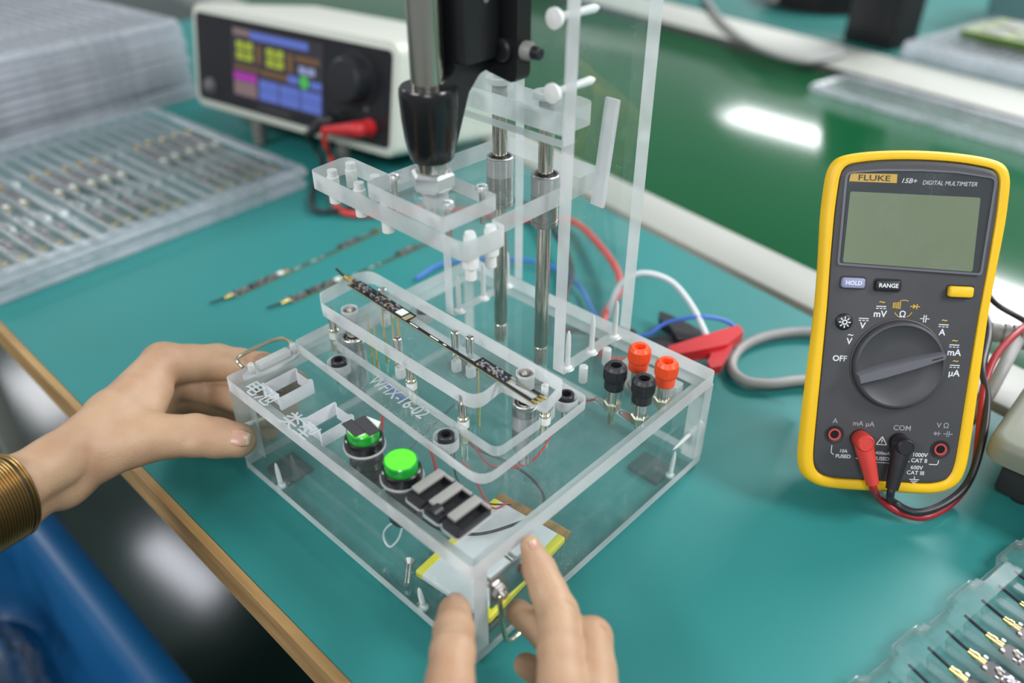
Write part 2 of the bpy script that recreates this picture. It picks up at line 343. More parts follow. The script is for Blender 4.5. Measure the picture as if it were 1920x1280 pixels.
ft = thing('worktable', 'second bench with a teal mat across the conveyor', 'table', (135, 1177.6, -750), basis=(CD, CN, (0, 0, 1)))
bm = NB(); box(bm, -3500, 3500, 0, 900, 725, 743); obj('tabletop', bm, 'tabletop', ft)
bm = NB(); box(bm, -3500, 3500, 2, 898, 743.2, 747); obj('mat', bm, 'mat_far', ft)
for lx in (-2400, 2400):
    for ly in (60, 840):
        bm = NB(); box(bm, lx-20, lx+20, ly-20, ly+20, 0, 724.5); obj('leg', bm, 'rail', ft)

# ------------------------------------------------------------------ the acrylic test fixture
fx = thing('test_fixture', 'clear acrylic test fixture box with clamp tower, held by two hands', 'test jig', (0, 0, 0))
A2 = ['acryl', 'frost', 'frost_white']
def slot_loop(x0, y0, x1, y1):
    return [(x0-.2, y0-1.6), (x0+1.6, y0-1.6), (x0+2.6, y0), (x1-2.6, y0), (x1-1.6, y0-1.6), (x1+.2, y0-1.6), (x1+.2, y1+1.6), (x1-1.6, y1+1.6), (x1-2.6, y1), (x0+2.6, y1), (x0+1.6, y1+1.6), (x0-.2, y1+1.6)]
bush = ((28.7, 69.4), (145.0, 93.7))
btn = ((103.9, 18.0), (135.4, 16.0))
bm = NB(); plate(bm, rrect(0, 0, 200, 197, 2.5), 59.2, 68.2, [slot_loop(21.5, 12, 38.5, 31), slot_loop(63.7, 9.5, 80.3, 27.5)]+[circ(x, y, 6.9, 24) for x, y in bush], mi_hole=2)
obj('top_panel', bm, A2, fx)
bm = NB(); plate(bm, rrect(0, 0, 200, 197, 1.5), 0, 6); obj('bottom_panel', bm, A2, fx)
def wall(name, x0, x1, y0, y1, clear):
    bm = NB(); box(bm, x0, x1, y0, y1, 6.01, 59.19)
    for f in bm.faces:
        n = f.normal; f.material_index = 0 if abs(n.y if clear == 'y' else n.x) > .5 or n.z < -.5 else 1
    obj(name, bm, A2, fx)
wall('front_panel', .2, 199.8, .2, 9.2, 'y'); wall('back_panel', .2, 199.8, 187.8, 196.8, 'y'); wall('side_panel', .2, 9.2, 9.3, 187.7, 'x'); wall('side_panel', 190.8, 199.8, 9.3, 187.7, 'x')
for x, y in ((20, 18), (180, 18), (20, 170), (181, 171)):
    bm = NB(); box(bm, x-11, x+11, y-9.5, y+9.5, TZ+.02, -.02, .5); obj('rubber_foot', bm, 'black_soft', fx)

# raised cover plate with engraving and the cut-out for the nest
scr = ((42.6, 48.5), (134.5, 46.2), (157.3, 113.4), (36, 119))
bm = NB(); plate(bm, rpoly([(6.5, 43), (170, 36.5), (167, 120.5), (4.5, 127)], [3, 10, 5, 6]), 68.35, 75, [circ(x, y, 6.6, 28) for x, y in scr]+[rpoly([(20, 60.5), (160, 56.5), (160, 104), (20, 110)], 6)])
obj('cover_plate', bm, A2, fx)
for x, y in scr:
    bm = NB(); lathe(bm, [(3.9, 71.2), (4.35, 71.6), (4.35, 75.8), (3.9, 76.3), (2.5, 76.3), (2.3, 73)], (x, y, 0), seg=24); o = obj('socket_screw', bm, 'black', fx)
    bm = NB(); cyl(bm, (x, y, 60), (x, y, 71.1), 2.4, seg=12); obj('shank', bm, 'chrome', o)
    bm = NB(); lathe(bm, [(6.4, 68.25), (6.4, 69.6), (4.4, 69.6)], (x, y, 0), seg=28); obj('washer', bm, 'nylon_clear', o)
for x, y in bush:
    bm = NB(); lathe(bm, [(6.75, 44), (6.75, 58), (6.4, 58.2), (6.4, 59.4), (6.75, 59.6), (6.75, 73.2), (6.4, 73.4), (6.4, 74.2), (6.75, 74.4), (6.75, 75.4), (6.3, 75.9), (5.5, 75.9), (5.4, 75)], (x, y, 0), seg=28); o = obj('bushing', bm, 'bearing', fx)
    bm = NB(); lathe(bm, [(5.35, 75.3), (3.7, 74.9)], (x, y, 0), seg=24, cap=False); obj('seal', bm, 'seal', o)
    bm = NB(); lathe(bm, [(4.3, 34), (4.3, 43.9)], (x, y, 0), seg=18); obj('stem', bm, 'bearing', o)
    bm = NB(); cyl(bm, (x, y, 44.2), (x, y, 86.1), 3.6, seg=18); obj('shaft', bm, 'rod', o)
    bm = NB(); lathe(bm, [(4.6, 86.3), (4.6, 93.9), (3.2, 94.1), (2.8, 91.5), (2.4, 90)], (x, y, 0), seg=22, cap=False); obj('shaft_insert', bm, 'chrome', o)

# nest plate that carries the board under test
nest = [(12.1,61.9,95.0), (142.2,60.3,95.0), (139.5,81.5,95.0), (168.4,83.3,95.0), (164.4,101.9,95.0), (-2.3,106.9,95.0), (1.3,67.8,95.0)]
bm = NB(); plate(bm, rpoly(nest, [3, 11, 2, 2.5, 4, 10, 5]), 86, 95, [circ(x, y, 4.9, 22) for x, y in bush]+[circ(*(160.0,92.1,95.0)[:2], 1.9, 14)]); obj('nest_plate', bm, A2, fx)
for p in ((14.5,66.0,80.0), (131.1,61.6,81.0), (160.0,92.8,78.0), (86.7,64.7,80.0)):
    x, y = p[:2]
    bm = NB(); cyl(bm, (x, y, 76.2), (x, y, 86), 2.35, seg=16); o = obj('guide_pin', bm, 'rod', fx)
    bm = NB(); lathe(bm, [(2.6, 74.6), (3.0, 75), (3.0, 76.2), (2.6, 76.6)], (x, y, 0), seg=18); obj('collar', bm, 'brass', o)
    bm = NB(); lathe(bm, [(3.1, 70.2), (3.1, 74.5)], (x, y, 0), seg=18); obj('sleeve', bm, 'nylon', o)
    bm = NB(); lathe(bm, [(1.2, 58), (2.2, 59.5), (2.9, 60), (2.9, 70.1)], (x, y, 0), seg=18); obj('stem', bm, 'brass', o)
    bm = NB(); lathe(bm, [(1.5, 86.1), (1.5, 91)], (x, y, 0), seg=12); obj('screw_tip', bm, 'chrome', o)
for p in ((72.8,68.4,95.0), (91.2,94.6,95.0), (101.0,96.5,95.0), (25.0,97.1,95.0)):
    x, y = p[:2]
    bm = NB(); lathe(bm, [(2.3, 85), (2.4, 94.9), (1.9, 95.4), (1.5, 94), (1.4, 90)], (x, y, 0), seg=14); o = obj('probe_sleeve', bm, 'chrome', fx)
    bm = NB(); tube(bm, [(x+1.6*math.cos(k*1.05), y+1.6*math.sin(k*1.05), 86.6-k*.26) for k in range(42)], .28, 5, 2); obj('spring', bm, 'chrome', o)
    bm = NB(); lathe(bm, [(2.9, 69), (2.9, 75)], (x, y, 0), seg=16); obj('sleeve', bm, 'nylon_clear', o)
for p in ((43.7,81.4,88.0), (50.2,82.8,88.0), (47.8,88.4,88.0), (40.8,72.9,84.0), (53.1,67.8,84.0), (125.5,78.6,88.0), (55.8,83.3,88.0)):
    x, y = p[:2]
    bm = NB(); lathe(bm, [(.25, 94.6), (.45, 93), (.45, 80), (.75, 79.5), (.75, 58), (.4, 56)], (x, y, 0), seg=8); obj('probe_pin', bm, 'gold', fx)

# tower: side panels, clamp plate, bridge, rods
YZp = lambda a, b, c: (c, a, b)
slot = rpoly([(159, 163), (161.4, 163), (168.4, 218.5), (166, 218.5)], 1)
bm = NB(); plate(bm, rrect(133.3, 68.3, 197.4, 335, 1), 130.8, 138.6, [slot], mp=YZp, mi_hole=2); obj('tower_panel', bm, A2, fx)
bm = NB(); plate(bm, rrect(133.3, 68.3, 197.4, 335, 1), 41.0, 48.0, mp=YZp); obj('tower_panel', bm, A2, fx)
bm = NB(); plate(bm, rrect(41.0, 205, 138.6, 335, 1), 125.2, 133.1, mp=lambda a, b, c: (a, c, b)); obj('clamp_plate', bm, A2, fx)
rods = ((74.3, 148.8), (109.3, 147.0))
bm = NB(); plate(bm, rpoly([(48.2, 133.3), (130.6, 133.3), (130.6, 158), (119, 160), (97, 152), (87, 152), (66, 161), (48.2, 158)], [1, 1, 9, 8, 8, 8, 8, 8]), 207, 218, [circ(x, y, 4.2, 20) for x, y in rods]); obj('bridge_plate', bm, A2, fx)
for x, y in rods:
    bm = NB(); lathe(bm, [(4.3, 218.1), (7.4, 218.1), (7.4, 221), (4.3, 221), (4.3, 218.1)], (x, y, 0), seg=26, cap=False); obj('rod_collar', bm, 'nylon_clear', fx)
    bm = NB(); lathe(bm, [(3.6, 56), (4.05, 56.5), (4.05, 68.3), (3.9, 68.5), (3.9, 70), (4.05, 70.3), (4.05, 217), (3.6, 217.6)], (x, y, 0), seg=26); obj('guide_rod', bm, 'rod', fx)
    bm = NB(); lathe(bm, [(7.1, 148.6), (7.5, 149), (7.5, 151.6), (7.1, 151.8), (7.1, 152.8), (7.5, 153), (7.5, 173.4), (7.1, 173.6), (7.1, 174.6), (7.5, 174.8), (7.5, 177.4), (7.0, 177.9), (6.1, 177.9), (5.9, 177.2)], (x, y, 0), seg=32, cap=False); o = obj('linear_bearing', bm, 'bearing', fx)
    bm = NB(); lathe(bm, [(6.0, 177.5), (4.15, 177.1)], (x, y, 0), seg=28, cap=False); obj('seal', bm, 'seal', o)
for (x, z, y1) in ((134.5, 263.5, 151), (134.5, 231.2, 150)):
    bm = NB(); lathe(bm, [(0.6, -1), (4.6, 0), (4.6, 1.6), (3.6, 3.2), (1.9, 5), (1.9, 20), (2.1, 20.4), (2.2, 28), (1.0, 31)], (x, 120, z), (0, 1, 0), 18); obj('nylon_screw', bm, 'nylon', fx)
for X_ in (135, 44.6):
    for y in (141.2, 163.4, 186):
        bm = NB(); lathe(bm, [(3.9, 66.9), (4.2, 67.5), (3.0, 68.28), (1.6, 69.5), (1.55, 84), (1.2, 90.5), (.5, 93)], (X_, y, 0), seg=14); obj('nylon_screw', bm, 'nylon', fx)
for p0, p1 in (((32.2,4.0,3.2), (30.6,4.0,19.2)), ((158.5,4.0,-4.0), (156.1,4.0,14.7)), ((195.0,196.7,25.1), (195.0,169.5,22.9)), ((195.0,170.5,-4.4), (195.0,172.4,19.8)), ((4.0,0.7,33.3), (4.0,16.5,30.8))):
    p0 = V(p0); p0.z = max(p0.z, 3.2); d = V(p1)-p0; L_ = d.length
    bm = NB(); lathe(bm, [(2.7, -2), (2.9, -.6), (1.5, .8), (1.4, L_*.6), (.9, L_*.9), (.3, L_)], p0, d, 12); obj('nylon_screw', bm, 'nylon', fx)

# T-shaped press carriage with its block, pins and clamp
bm = NB(); plate(bm, rpoly([(14, 65.5), (134, 63), (136, 89), (126.2, 89.4), (125, 175), (53.2, 176), (52, 91), (11.5, 92)], [4, 5, 3, 0, 4, 4, 0, 6]), 167, 177, [circ(x, y, 7.55, 26) for x, y in rods]); obj('press_carriage', bm, A2, fx)
bm = NB(); plate(bm, rpoly([(63.5, 65), (120.5, 63.5), (121, 98.5), (86, 99.5), (85, 93), (76, 93.3), (75.5, 100), (63.5, 100)], [2, 2, 2, 1, 1, 1, 1, 2]), 177.1, 185, [circ(92, 84, 6, 20)]); obj('press_block', bm, A2, fx)
for x, y in ((70.4, 77), (111.2, 98), (113, 73.8), (68.4, 97.5)):
    bm = NB(); lathe(bm, [(3.2, 185.05), (3.2, 185.6), (2.6, 187), (1.4, 187.7), (1.3, 186.6), (0, 186.5)], (x, y, 0), seg=18); o = obj('button_screw', bm, 'zinc', fx)
    bm = NB(); cyl(bm, (x, y, 167.2), (x, y, 185), 1.6, seg=10); obj('shank', bm, 'chrome', o)
for x, y, zb in ((22, 74, 158), (20.8, 87, 163), (45.6, 73.4, 158), (44.4, 85, 163), (69.6, 71.5, 157.5), (128, 73, 152), (130, 84.5, 155)):
    bm = NB(); lathe(bm, [(2.9, zb), (3.2, zb+.4), (3.2, 167.8), (3.3, 171), (3.3, 173), (2.7, 173.4), (2.7, 176.8)] if x < 100 else [(2.4, zb), (2.8, zb+.4), (2.8, zb+6), (4.0, zb+7), (4.2, zb+14), (3.2, 168), (3.2, 174), (2.4, 176.8)], (x, y, 0), seg=18); obj('push_pin', bm, 'nylon', fx)
ax = (92, 84, 0)
bm = NB(); hexnut(bm, (92, 84, 185.6), 7.6, 11.0); obj('spindle_nut', bm, 'zinc', fx)
bm = NB(); lathe(bm, [(9.5, 185.05), (9.5, 185.6), (6, 185.6)], ax, seg=26); obj('washer', bm, 'zinc', fx)
bm = NB(); cyl(bm, (92, 84, 167.2), (92, 84, 185.2), 5.8, seg=24); obj('spindle_bolt', bm, 'zinc', fx)
bm = NB(); lathe(bm, [(7.0, 193.3), (7.7, 194), (7.9, 199.6)], ax, seg=26); obj('plunger_neck', bm, 'chrome', fx)
bm = NB(); lathe(bm, [(7.6, 199), (9.6, 199.2), (10.6, 200.6), (12.2, 208), (13.3, 219), (13.8, 230), (13.6, 232.8), (12.8, 234), (8.0, 234)], ax, seg=36); obj('clamp_sleeve', bm, 'black_gloss', fx)
bm = NB(); cyl(bm, (92, 84, 233), (92, 84, 345), 7.9, seg=30); obj('plunger_rod', bm, 'rod', fx)
bm = NB(); plate(bm, rpoly([(84, 203), (91, 203.5), (101, 229), (108, 236), (118, 238), (118, 345), (92.6, 345), (92.6, 240), (84, 236)], [1, 3, 3, 6, 2, 0, 0, 4, 1]), 84, 101, mp=YZp); cb = obj('clamp_casting', bm, ['black_cast', 'black_cast'], fx)
bm = NB(); plate(bm, rpoly([(68, 240), (117, 232), (117.5, 345), (68, 345)], [4, 5, 0, 0]), 116, 125, mp=lambda a, b, c: (a, c, b)); obj('mounting_flange', bm, ['black_cast', 'black_cast'], cb)
bm = NB(); box(bm, 99, 108, 92, 117, 243, 345, 2.5); obj('linkage_ear', bm, 'black_cast', cb)
bm = NB(); lathe(bm, [(5.5, 0), (5.5, 2), (4.6, 3.2), (2.2, 3.4), (2, 2.4), (0, 2.2)], (109, 116, 247), (0, -1, 0), 18); obj('socket_screw', bm, 'black', cb)
bm = NB(); lathe(bm, [(4.4, 0), (4.4, 2.8), (3.4, 5.2)], (117.3, 121, 247), (1, 0, 0), 18); o = obj('bolt_end', bm, 'grey_light', cb)
bm = NB(); lathe(bm, [(2.9, 5.2), (2.9, 9), (2.2, 9.6)], (117.3, 121, 247), (1, 0, 0), 14); obj('bolt_tip', bm, 'black', o)
bm = NB(); lathe(bm, [(1.6, 0), (1.6, .8)], (108.1, 105, 270), (1, 0, 0), 12); obj('rivet', bm, 'chrome', cb)

# binding posts
for i, (x, y, c) in enumerate(((166.8, 143.8, 'black'), (166, 167.5, 'orange'), (185.1, 144.6, 'black'), (185.4, 166.2, 'orange'))):
    bm = NB(); n = 56; rings = []
    prof = [(5.4, 68.6, 0), (5.75, 69.2, 0), (5.75, 74.4, 0), (6.1, 74.8, .4), (6.6, 76, .42), (6.6, 81.4, .42), (6.35, 82, 0), (6.25, 82.5, 0), (4.9, 84.2, 0), (3.3, 84.4, 0), (2.9, 83.8, 0), (2.8, 78, 0), (0.2, 77.8, 0)]
    for r, z, kn in prof: rings.append([bm.verts.new((x+(r-kn*(k % 2))*math.cos(2*math.pi*k/n), y+(r-kn*(k % 2))*math.sin(2*math.pi*k/n), z)) for k in range(n)])
    for a, b in zip(rings, rings[1:]):
        for k in range(n): bm.faces.new((a[k], a[(k+1) % n], b[(k+1) % n], b[k]))
    bm.faces.new(rings[0][::-1])
    o = obj('binding_post', bm, c, fx, 18)
    if i % 2 == 0: o['label'] = 'black knurled cap'
    else: o['label'] = 'orange knurled cap'
    bm = NB(); lathe(bm, [(3.5, 59), (3.5, 68.5)], (x, y, 0), seg=20); obj('bush', bm, 'chrome', o)
    bm = NB(); hexnut(bm, (x, y, 54), 5.1, 5.2); obj('nut', bm, 'brass', o)
    bm = NB(); tube(bm, [(x, y, 53.5), (x, y, 43)], 2.1, 12, 1, smooth=False); obj('threaded_stud', bm, 'brass', o)
    d = ((-12, 2), (-11, 1.5), (-13, 0.5), (11, 9))[i]; q = Vector((d[0], d[1])).normalized(); pq = Vector((-q.y, q.x))
    P_ = [(x+q.x*a+pq.x*b, y+q.y*a+pq.y*b) for a, b in ((0, -3.4), (13, -1.7), (14.6, 0), (13, 1.7), (0, 3.4))]
    bm = NB(); plate(bm, P_, 52.6, 53.3, [circ(x+q.x*12.4, y+q.y*12.4, .9, 10)]); obj('solder_tag', bm, ['chrome', 'chrome'], o)

for p in ((142.7,168.7,68.0), (143.7,145.3,68.0)):
    bm = NB(); lathe(bm, [(2.4, 60), (2.6, 60.4), (2.6, 70.6), (2.2, 71)], (p[0], p[1], 0), seg=18); obj('nylon_stud', bm, 'nylon_clear', fx)
bm = NB(); box(bm, 146, 186, 179.5, 187.4, 44, 58, .8); obj('terminal_block', bm, 'nylon_clear', fx)
# push buttons
for i, (x, y) in enumerate(btn):
    bm = NB(); lathe(bm, [(10.9, 68.25), (10.9, 69.2), (9.8, 69.3)], (x, y, 0), seg=36); pb = obj('push_button', bm, 'nylon_clear', fx)
    bm = NB(); lathe(bm, [(10.2, 69.2), (10.2, 71.6), (9.7, 74.2), (8.9, 74.8), (8.3, 74.4)], (x, y, 0), seg=36); obj('bezel', bm, 'black_gloss', pb)
    bm = NB(); lathe(bm, [(8.3, 73.5), (8.3, 79.4), (7.9, 79.9), (7.4, 79.6)], (x, y, 0), seg=36); obj('lens', bm, 'green_lens', pb)
    bm = NB(); lathe(bm, [(7.45, 79), (7.4, 79.75), (0.01, 79.85)], (x, y, 0), seg=32); obj('cap', bm, 'green_cap', pb)
    bm = NB(); lathe(bm, [(4.5, 40), (8.6, 42), (8.8, 47), (9.4, 47.2), (9.4, 51), (8.8, 51.2), (8.8, 59)], (x, y, 0), seg=28); obj('switch_body', bm, 'black', pb)
    for s in (-1, 1):
        bm = NB(); box(bm, x+s*3-.6, x+s*3+.6, y-1.6, y+1.6, 34, 40.5); obj('terminal', bm, 'brass', pb)
    if i == 0:
        bm = NB(); plate(bm, rpoly([(x-7.5, y-5), (x-2, y-7.5), (x+4.5, y-5.5), (x+7, y+3.5), (x+3.2, y+9), (x-5, y+7)], .5), 79.95, 80.3); obj('sticker', bm, ['label_white', 'label_white'], pb)
        a0 = math.radians(-8)
        for k, (u0, u1, v0, v1, zz) in enumerate(((-8.4, 4.6, -7.2, -1.2, 80.4), (-6.6, 8.4, -1.4, 5.2, 80.6))):
            pts = [(x+a*math.cos(a0)-b*math.sin(a0), y+a*math.sin(a0)+b*math.cos(a0)) for a, b in ((u0, v0), (u1, v0+.4), (u1, v1), (u0, v1))]
            bm = NB(); plate(bm, pts, zz, zz+.5); obj('tape_strip', bm, ['tape', 'tape'], pb)

# three rocker switches in the front right of the top panel
for i, (x, y) in enumerate(((153.8, 18), (166.4, 17.6), (179.0, 17.4))):
    bm = NB(); plate(bm, rrect(x-6.5, y-11.8, x+6.3, y+11.6, 3), 68.25, 68.9); rs = obj('rocker_switch', bm, ['nylon_clear', 'nylon_clear'], fx)
    bm = NB(); plate(bm, rrect(x-5.6, y-11, x+5.6, y+11, 1.5), 68.9, 72.0, [rrect(x-.4, y-7.6, x+4.6, y+9.6, .6)]); obj('housing', bm, ['black', 'black'], rs)
    bm = NB(); box(bm, x-.4, x+4.6, y-7.6, y+9.6, 68.9, 69.4); obj('well_floor', bm, 'black', rs)
    bm = NB(); box(bm, x-5.7, x-.3, y-7.0, y+10.9, 72.1, 73.9, .5); obj('rocker', bm, 'grey_light', rs)
    bm = NB(); box(bm, x-.7, x+5.4, y+9.2, y+10.9, 72.1, 73.6, .4); obj('end_stop', bm, 'grey_light', rs)
    if i == 1:
        bm = NB(); lathe(bm, [(3.3, -10.6), (3.3, -5.5), (2.4, -5.5), (2.2, -8.5)], (x+.6, y, 71.6), (0, 1, 0), 18); obj('screw_barrel', bm, 'black', rs)

# engraving, plus a faint row standing in for its reflection
text('engraved_or_mirrored_text', '电池', 'engrave', fx, (27.5, 5.3, 68.3), size=12.5, ext=.05, bold=.12)
text('engraved_or_mirrored_text', '类型', 'engrave', fx, (66.5, 3.6, 68.3), size=12.5, ext=.05, bold=.12)
text('engraved_or_mirrored_text', 'WFIX-16-02', 'engrave', fx, (92.5, 50.2, 75.1), u=(1, -.035, 0), v=(.035, 1, 0), size=11.2, ext=.05, wx=.80, bold=.10)
text('engraved_or_mirrored_text', 'WFIX-16-02', 'engrave_mirrored', fx, (98, 48.6, 59.1), u=(1, -.035, 0), v=(.035, 1, 0), size=10, ext=.03, wx=.86)  # not cut: reflection of the lettering above, modelled as faint letters under the panel

# folding handles bolted to the outside of both side walls
def handle(x_out, s, yc, zc, xt, raised):
    bm = NB()
    if raised: plate(bm, circ(0, 0, 1, 32), 68.3, 69.6, mp=lambda a, b, c: (xt+b*6.2, yc+a*20, c))
    else: box(bm, x_out, x_out+s*1.4, yc-16, yc+14, zc-11, zc+9, .5)
    h = obj('folding_handle', bm, ['zinc', 'zinc'] if raised else 'bearing', fx)
    if raised:
     bm = NB(); box(bm, xt-3, xt+2.6, yc-10, yc+11, 69.7, 74, .8); obj('hinge_bar', bm, 'nylon_clear', h)
    for dy in (-14, 14) if raised else ():
        bm = NB(); lathe(bm, [(1.9, 69.6), (1.9, 75.5), (1.5, 76)], (xt, yc+dy, 0), seg=14); obj('pin', bm, 'nylon_clear', h)
    if not raised:
        for dy in (-12, 6):
            bm = NB(); hexnut(bm, (x_out+s*1.4, yc+dy, zc), 3.4, 4.0, (s, 0, 0)); obj('nut', bm, 'chrome', h)
            bm = NB(); cyl(bm, (x_out-s*14, yc+dy, zc), (x_out+s*7, yc+dy, zc), 1.9, seg=12); obj('bolt', bm, 'chrome', h)
    X_ = x_out+s*3; q = 1 if raised else -1
    pts = [(X_+4, yc-15, 70), (X_, yc-15, 71), (X_-5, yc-13, 70.5), (X_-7.5, yc-8, 70), (X_-8, yc+2, 70), (X_-7.5, yc+11, 70), (X_-5, yc+16, 70.5), (X_, yc+18, 71), (X_+4, yc+18, 70)] if raised else [(X_, yc-12, zc), (X_+2, yc-14, zc-3), (X_+4, yc-14, zc-20), (X_+4.5, yc-11, zc-33), (X_+4.5, yc, zc-35), (X_+4.5, yc+11, zc-33), (X_+4, yc+14, zc-20), (X_+2, yc+14, zc-3), (X_, yc+12, zc)]
    bm = NB(); tube(bm, pts, 1.2, 10, 6); obj('bail', bm, 'brass', h)
handle(199.8, 1, 26, 43, 191.5, False)
handle(.5, -1, 26, 58, 9.5, True)

# wiring inside the box
def wire(pts, m, r=.75): bm = NB(); tube(bm, pts, r, 7, 7); return obj('wire', bm, m, fx)
wire([(154, 144, 53), (146, 141, 50), (130, 139, 53), (118, 132, 52)], 'red_pvc')
wire([(153, 131, 54), (150, 118, 50), (146, 100, 30), (130, 84, 26), (112, 84, 34)], 'red_pvc')
wire([(62, 62, 45), (72, 50, 28), (84, 40, 24), (100, 36, 20), (116, 52, 30), (96, 66, 36)], 'red_pvc', .9)
wire([(128, 62, 44), (136, 62, 40), (150, 62, 24), (148, 78, 14)], 'red_pvc', .6)
wire([(135, 16, 34), (117.3,32.7,18.0), (140.5,35.1,20.0), (158.4,43.3,24.0), (168.0,57.4,26.0), (171.8,71.9,26.0), (165.6,87.8,22.0), (150.2,96.2,20.0), (132.0,95.6,22.0), (112.5,86.9,28.0), (103.1,83.5,40.0)], 'black_pvc', .85)
wire([(118, 66, 46), (126, 60, 30), (140, 66, 18), (150, 78, 14)], 'black_pvc', .5)
wire([(52, 70, 60), (54, 73, 50), (58, 78, 40), (60, 92, 30)], 'blue_pvc', 1.2)
wire([(133, 15, 33), (131, 13, 24), (127, 10.5, 17), (122.5, 10.5, 17), (121.5, 11, 23), (125, 13, 30), (130, 15, 34)], 'white_pvc', .65)
wire([(104, 22, 24), (96, 34, 20), (80, 60, 18), (70, 90, 16), (66, 120, 20)], 'black_pvc', .5)

# battery pack and a loose screw lying inside
ba = [(137.0,82.3,11.0), (190.1,86.4,11.0), (192.4,15.6,11.0), (148.5,9.7,11.0)]
c4 = [Vector(p[:2]) for p in ba]; ctr = sum(c4, Vector((0, 0)))/4
bu = ((c4[1]-c4[0])+(c4[2]-c4[3])).normalized(); bv = Vector((-bu.y, bu.x))
BW = ((c4[1]-c4[0]).length+(c4[2]-c4[3]).length)/2; BH = ((c4[0]-c4[3]).length+(c4[1]-c4[2]).length)/2
bt = thing('battery_pack', 'flat foil pouch battery with yellow tape lying inside the box', 'battery', (ctr.x-2.5, ctr.y+2.0, 6.3), basis=((bu.x, bu.y, 0), (bv.x, bv.y, 0), (0, 0, 1)))
hw, hh = BW/2, BH/2
bm = NB(); box(bm, -hw, hw, -hh, hh-6, 0, 4.6, 1.2, 3); obj('pouch', bm, 'battery', bt)
for s in (-1, 1):
    bm = NB(); box(bm, *sorted((s*(hw-5.2), s*(hw+.25))), -hh-.2, hh-6.2, -.02, 4.9, 1.2, 3); obj('side_tape', bm, 'kapton_yellow', bt)
bm = NB(); box(bm, -hw-.1, hw+.1, hh-6.1, hh, 0, 4.0, .8, 2); obj('terminal_tape', bm, 'kapton_brown', bt)
text('printed_text', '+', 'print_black', bt, (8, hh-14, 4.65), size=4, ext=.02)
sw = thing('loose_screw', 'small steel countersunk screw lying inside the box', 'screw', (141.1,9.8,8.6))
bm = NB(); lathe(bm, [(1.6, -8), (1.6, 3.4), (3.4, 6), (3.2, 6.3)], (0, 0, 1.6), (-.6, .65, .12), 14); obj('screw', bm, 'bearing', sw)
# ------------------------------------------------------------------ handheld multimeter
MB = ((0.78420465, 0.62050227, 0), (-0.24621045, 0.31116627, 0.91790847), (0.56956429, -0.7198281, 0.39679218)); MO = Vector((296.98, 225.23, 18.0))
mm_ = thing('multimeter', 'yellow and charcoal handheld digital multimeter leaning back on its stand', 'multimeter', MO, basis=MB)
def m2w(x, y, z): return MO+V(MB[0])*x+V(MB[1])*y+V(MB[2])*z
OR = [(0, 187.5), (10, 187.3), (20, 186.7), (30, 185.6), (38, 184), (42.6, 182), (45.4, 178.8), (47, 174), (47.6, 168), (47.9, 155), (47.5, 142), (46.6, 125), (46, 104), (46.2, 80), (46.6, 56), (46.8, 28), (46.2, 15), (43.5, 7), (38, 2.2), (31, -.4), (20, -1.2), (10, -1.2), (0, -1.2)]
IR = [(0, 182.6), (10, 182.4), (20, 181.8), (28, 180.8), (34.6, 179.6), (37.6, 178.4), (39.6, 176.2), (40.6, 173), (41, 168), (41.4, 155), (41.2, 142), (40.8, 125), (40, 104), (39.6, 80), (39.3, 56), (39, 28), (38.4, 17), (36.6, 11), (33, 7.6), (27, 6.0), (20, 5.7), (10, 5.7), (0, 5.7)]
def full(h):
    lp = h+[(-x, y) for x, y in h[-2:0:-1]]; n = len(lp); out = []
    for i in range(n):
        a, b, c, d = (Vector(lp[(i+k) % n]) for k in (-1, 0, 1, 2))
        for t_ in (0, 1/3, 2/3): q = 0.5*((2*b)+(c-a)*t_+(2*a-5*b+4*c-d)*t_*t_+(3*b-a-3*c+d)*t_**3); out.append((q.x, q.y))
    return out
def mixl(a, b, t): return [(p[0]*(1-t)+q[0]*t, p[1]*(1-t)+q[1]*t) for p, q in zip(a, b)]
O_, I_ = full(OR), full(IR)
def shr(kx, ky): return [(x*kx, 93+(y-93)*ky) for x, y in O_]
def loft(bm, loops, cap0=True, cap1=True):
    rings = [[bm.verts.new((x, y, z)) for x, y in lp] for lp, z in loops]; n = len(rings[0])
    for a, b in zip(rings, rings[1:]):
        for i in range(n): bm.faces.new((a[i], a[(i+1) % n], b[(i+1) % n], b[i]))
    if cap0: bm.faces.new(rings[0])
    if cap1: bm.faces.new(rings[-1])
    bmesh.ops.recalc_face_normals(bm, faces=bm.faces[:]); return bm
bm = NB(); loft(bm, [(shr(.60, .86), -46), (shr(.64, .88), -44), (shr(.68, .9), -38), (shr(.93, .975), -9), (shr(.985, .995), -5.5), (O_, -4), (mixl(O_, I_, .06), -2.6), (mixl(O_, I_, .2), -.8), (mixl(O_, I_, .4), -.1), (mixl(O_, I_, .7), .1), (mixl(O_, I_, .93), -.2), (I_, -.8), (I_, -3)]); obj('holster', bm, 'yellow', mm_, 40)
C0 = [(0, 92)]*len(I_)
bm = NB(); loft(bm, [(mixl(I_, C0, .004), -3), (mixl(I_, C0, .004), -1.1), (mixl(I_, C0, .012), -.4), (mixl(I_, C0, .03), -.1)], True, True); obj('front_case', bm, 'meter_grey', mm_, 40)
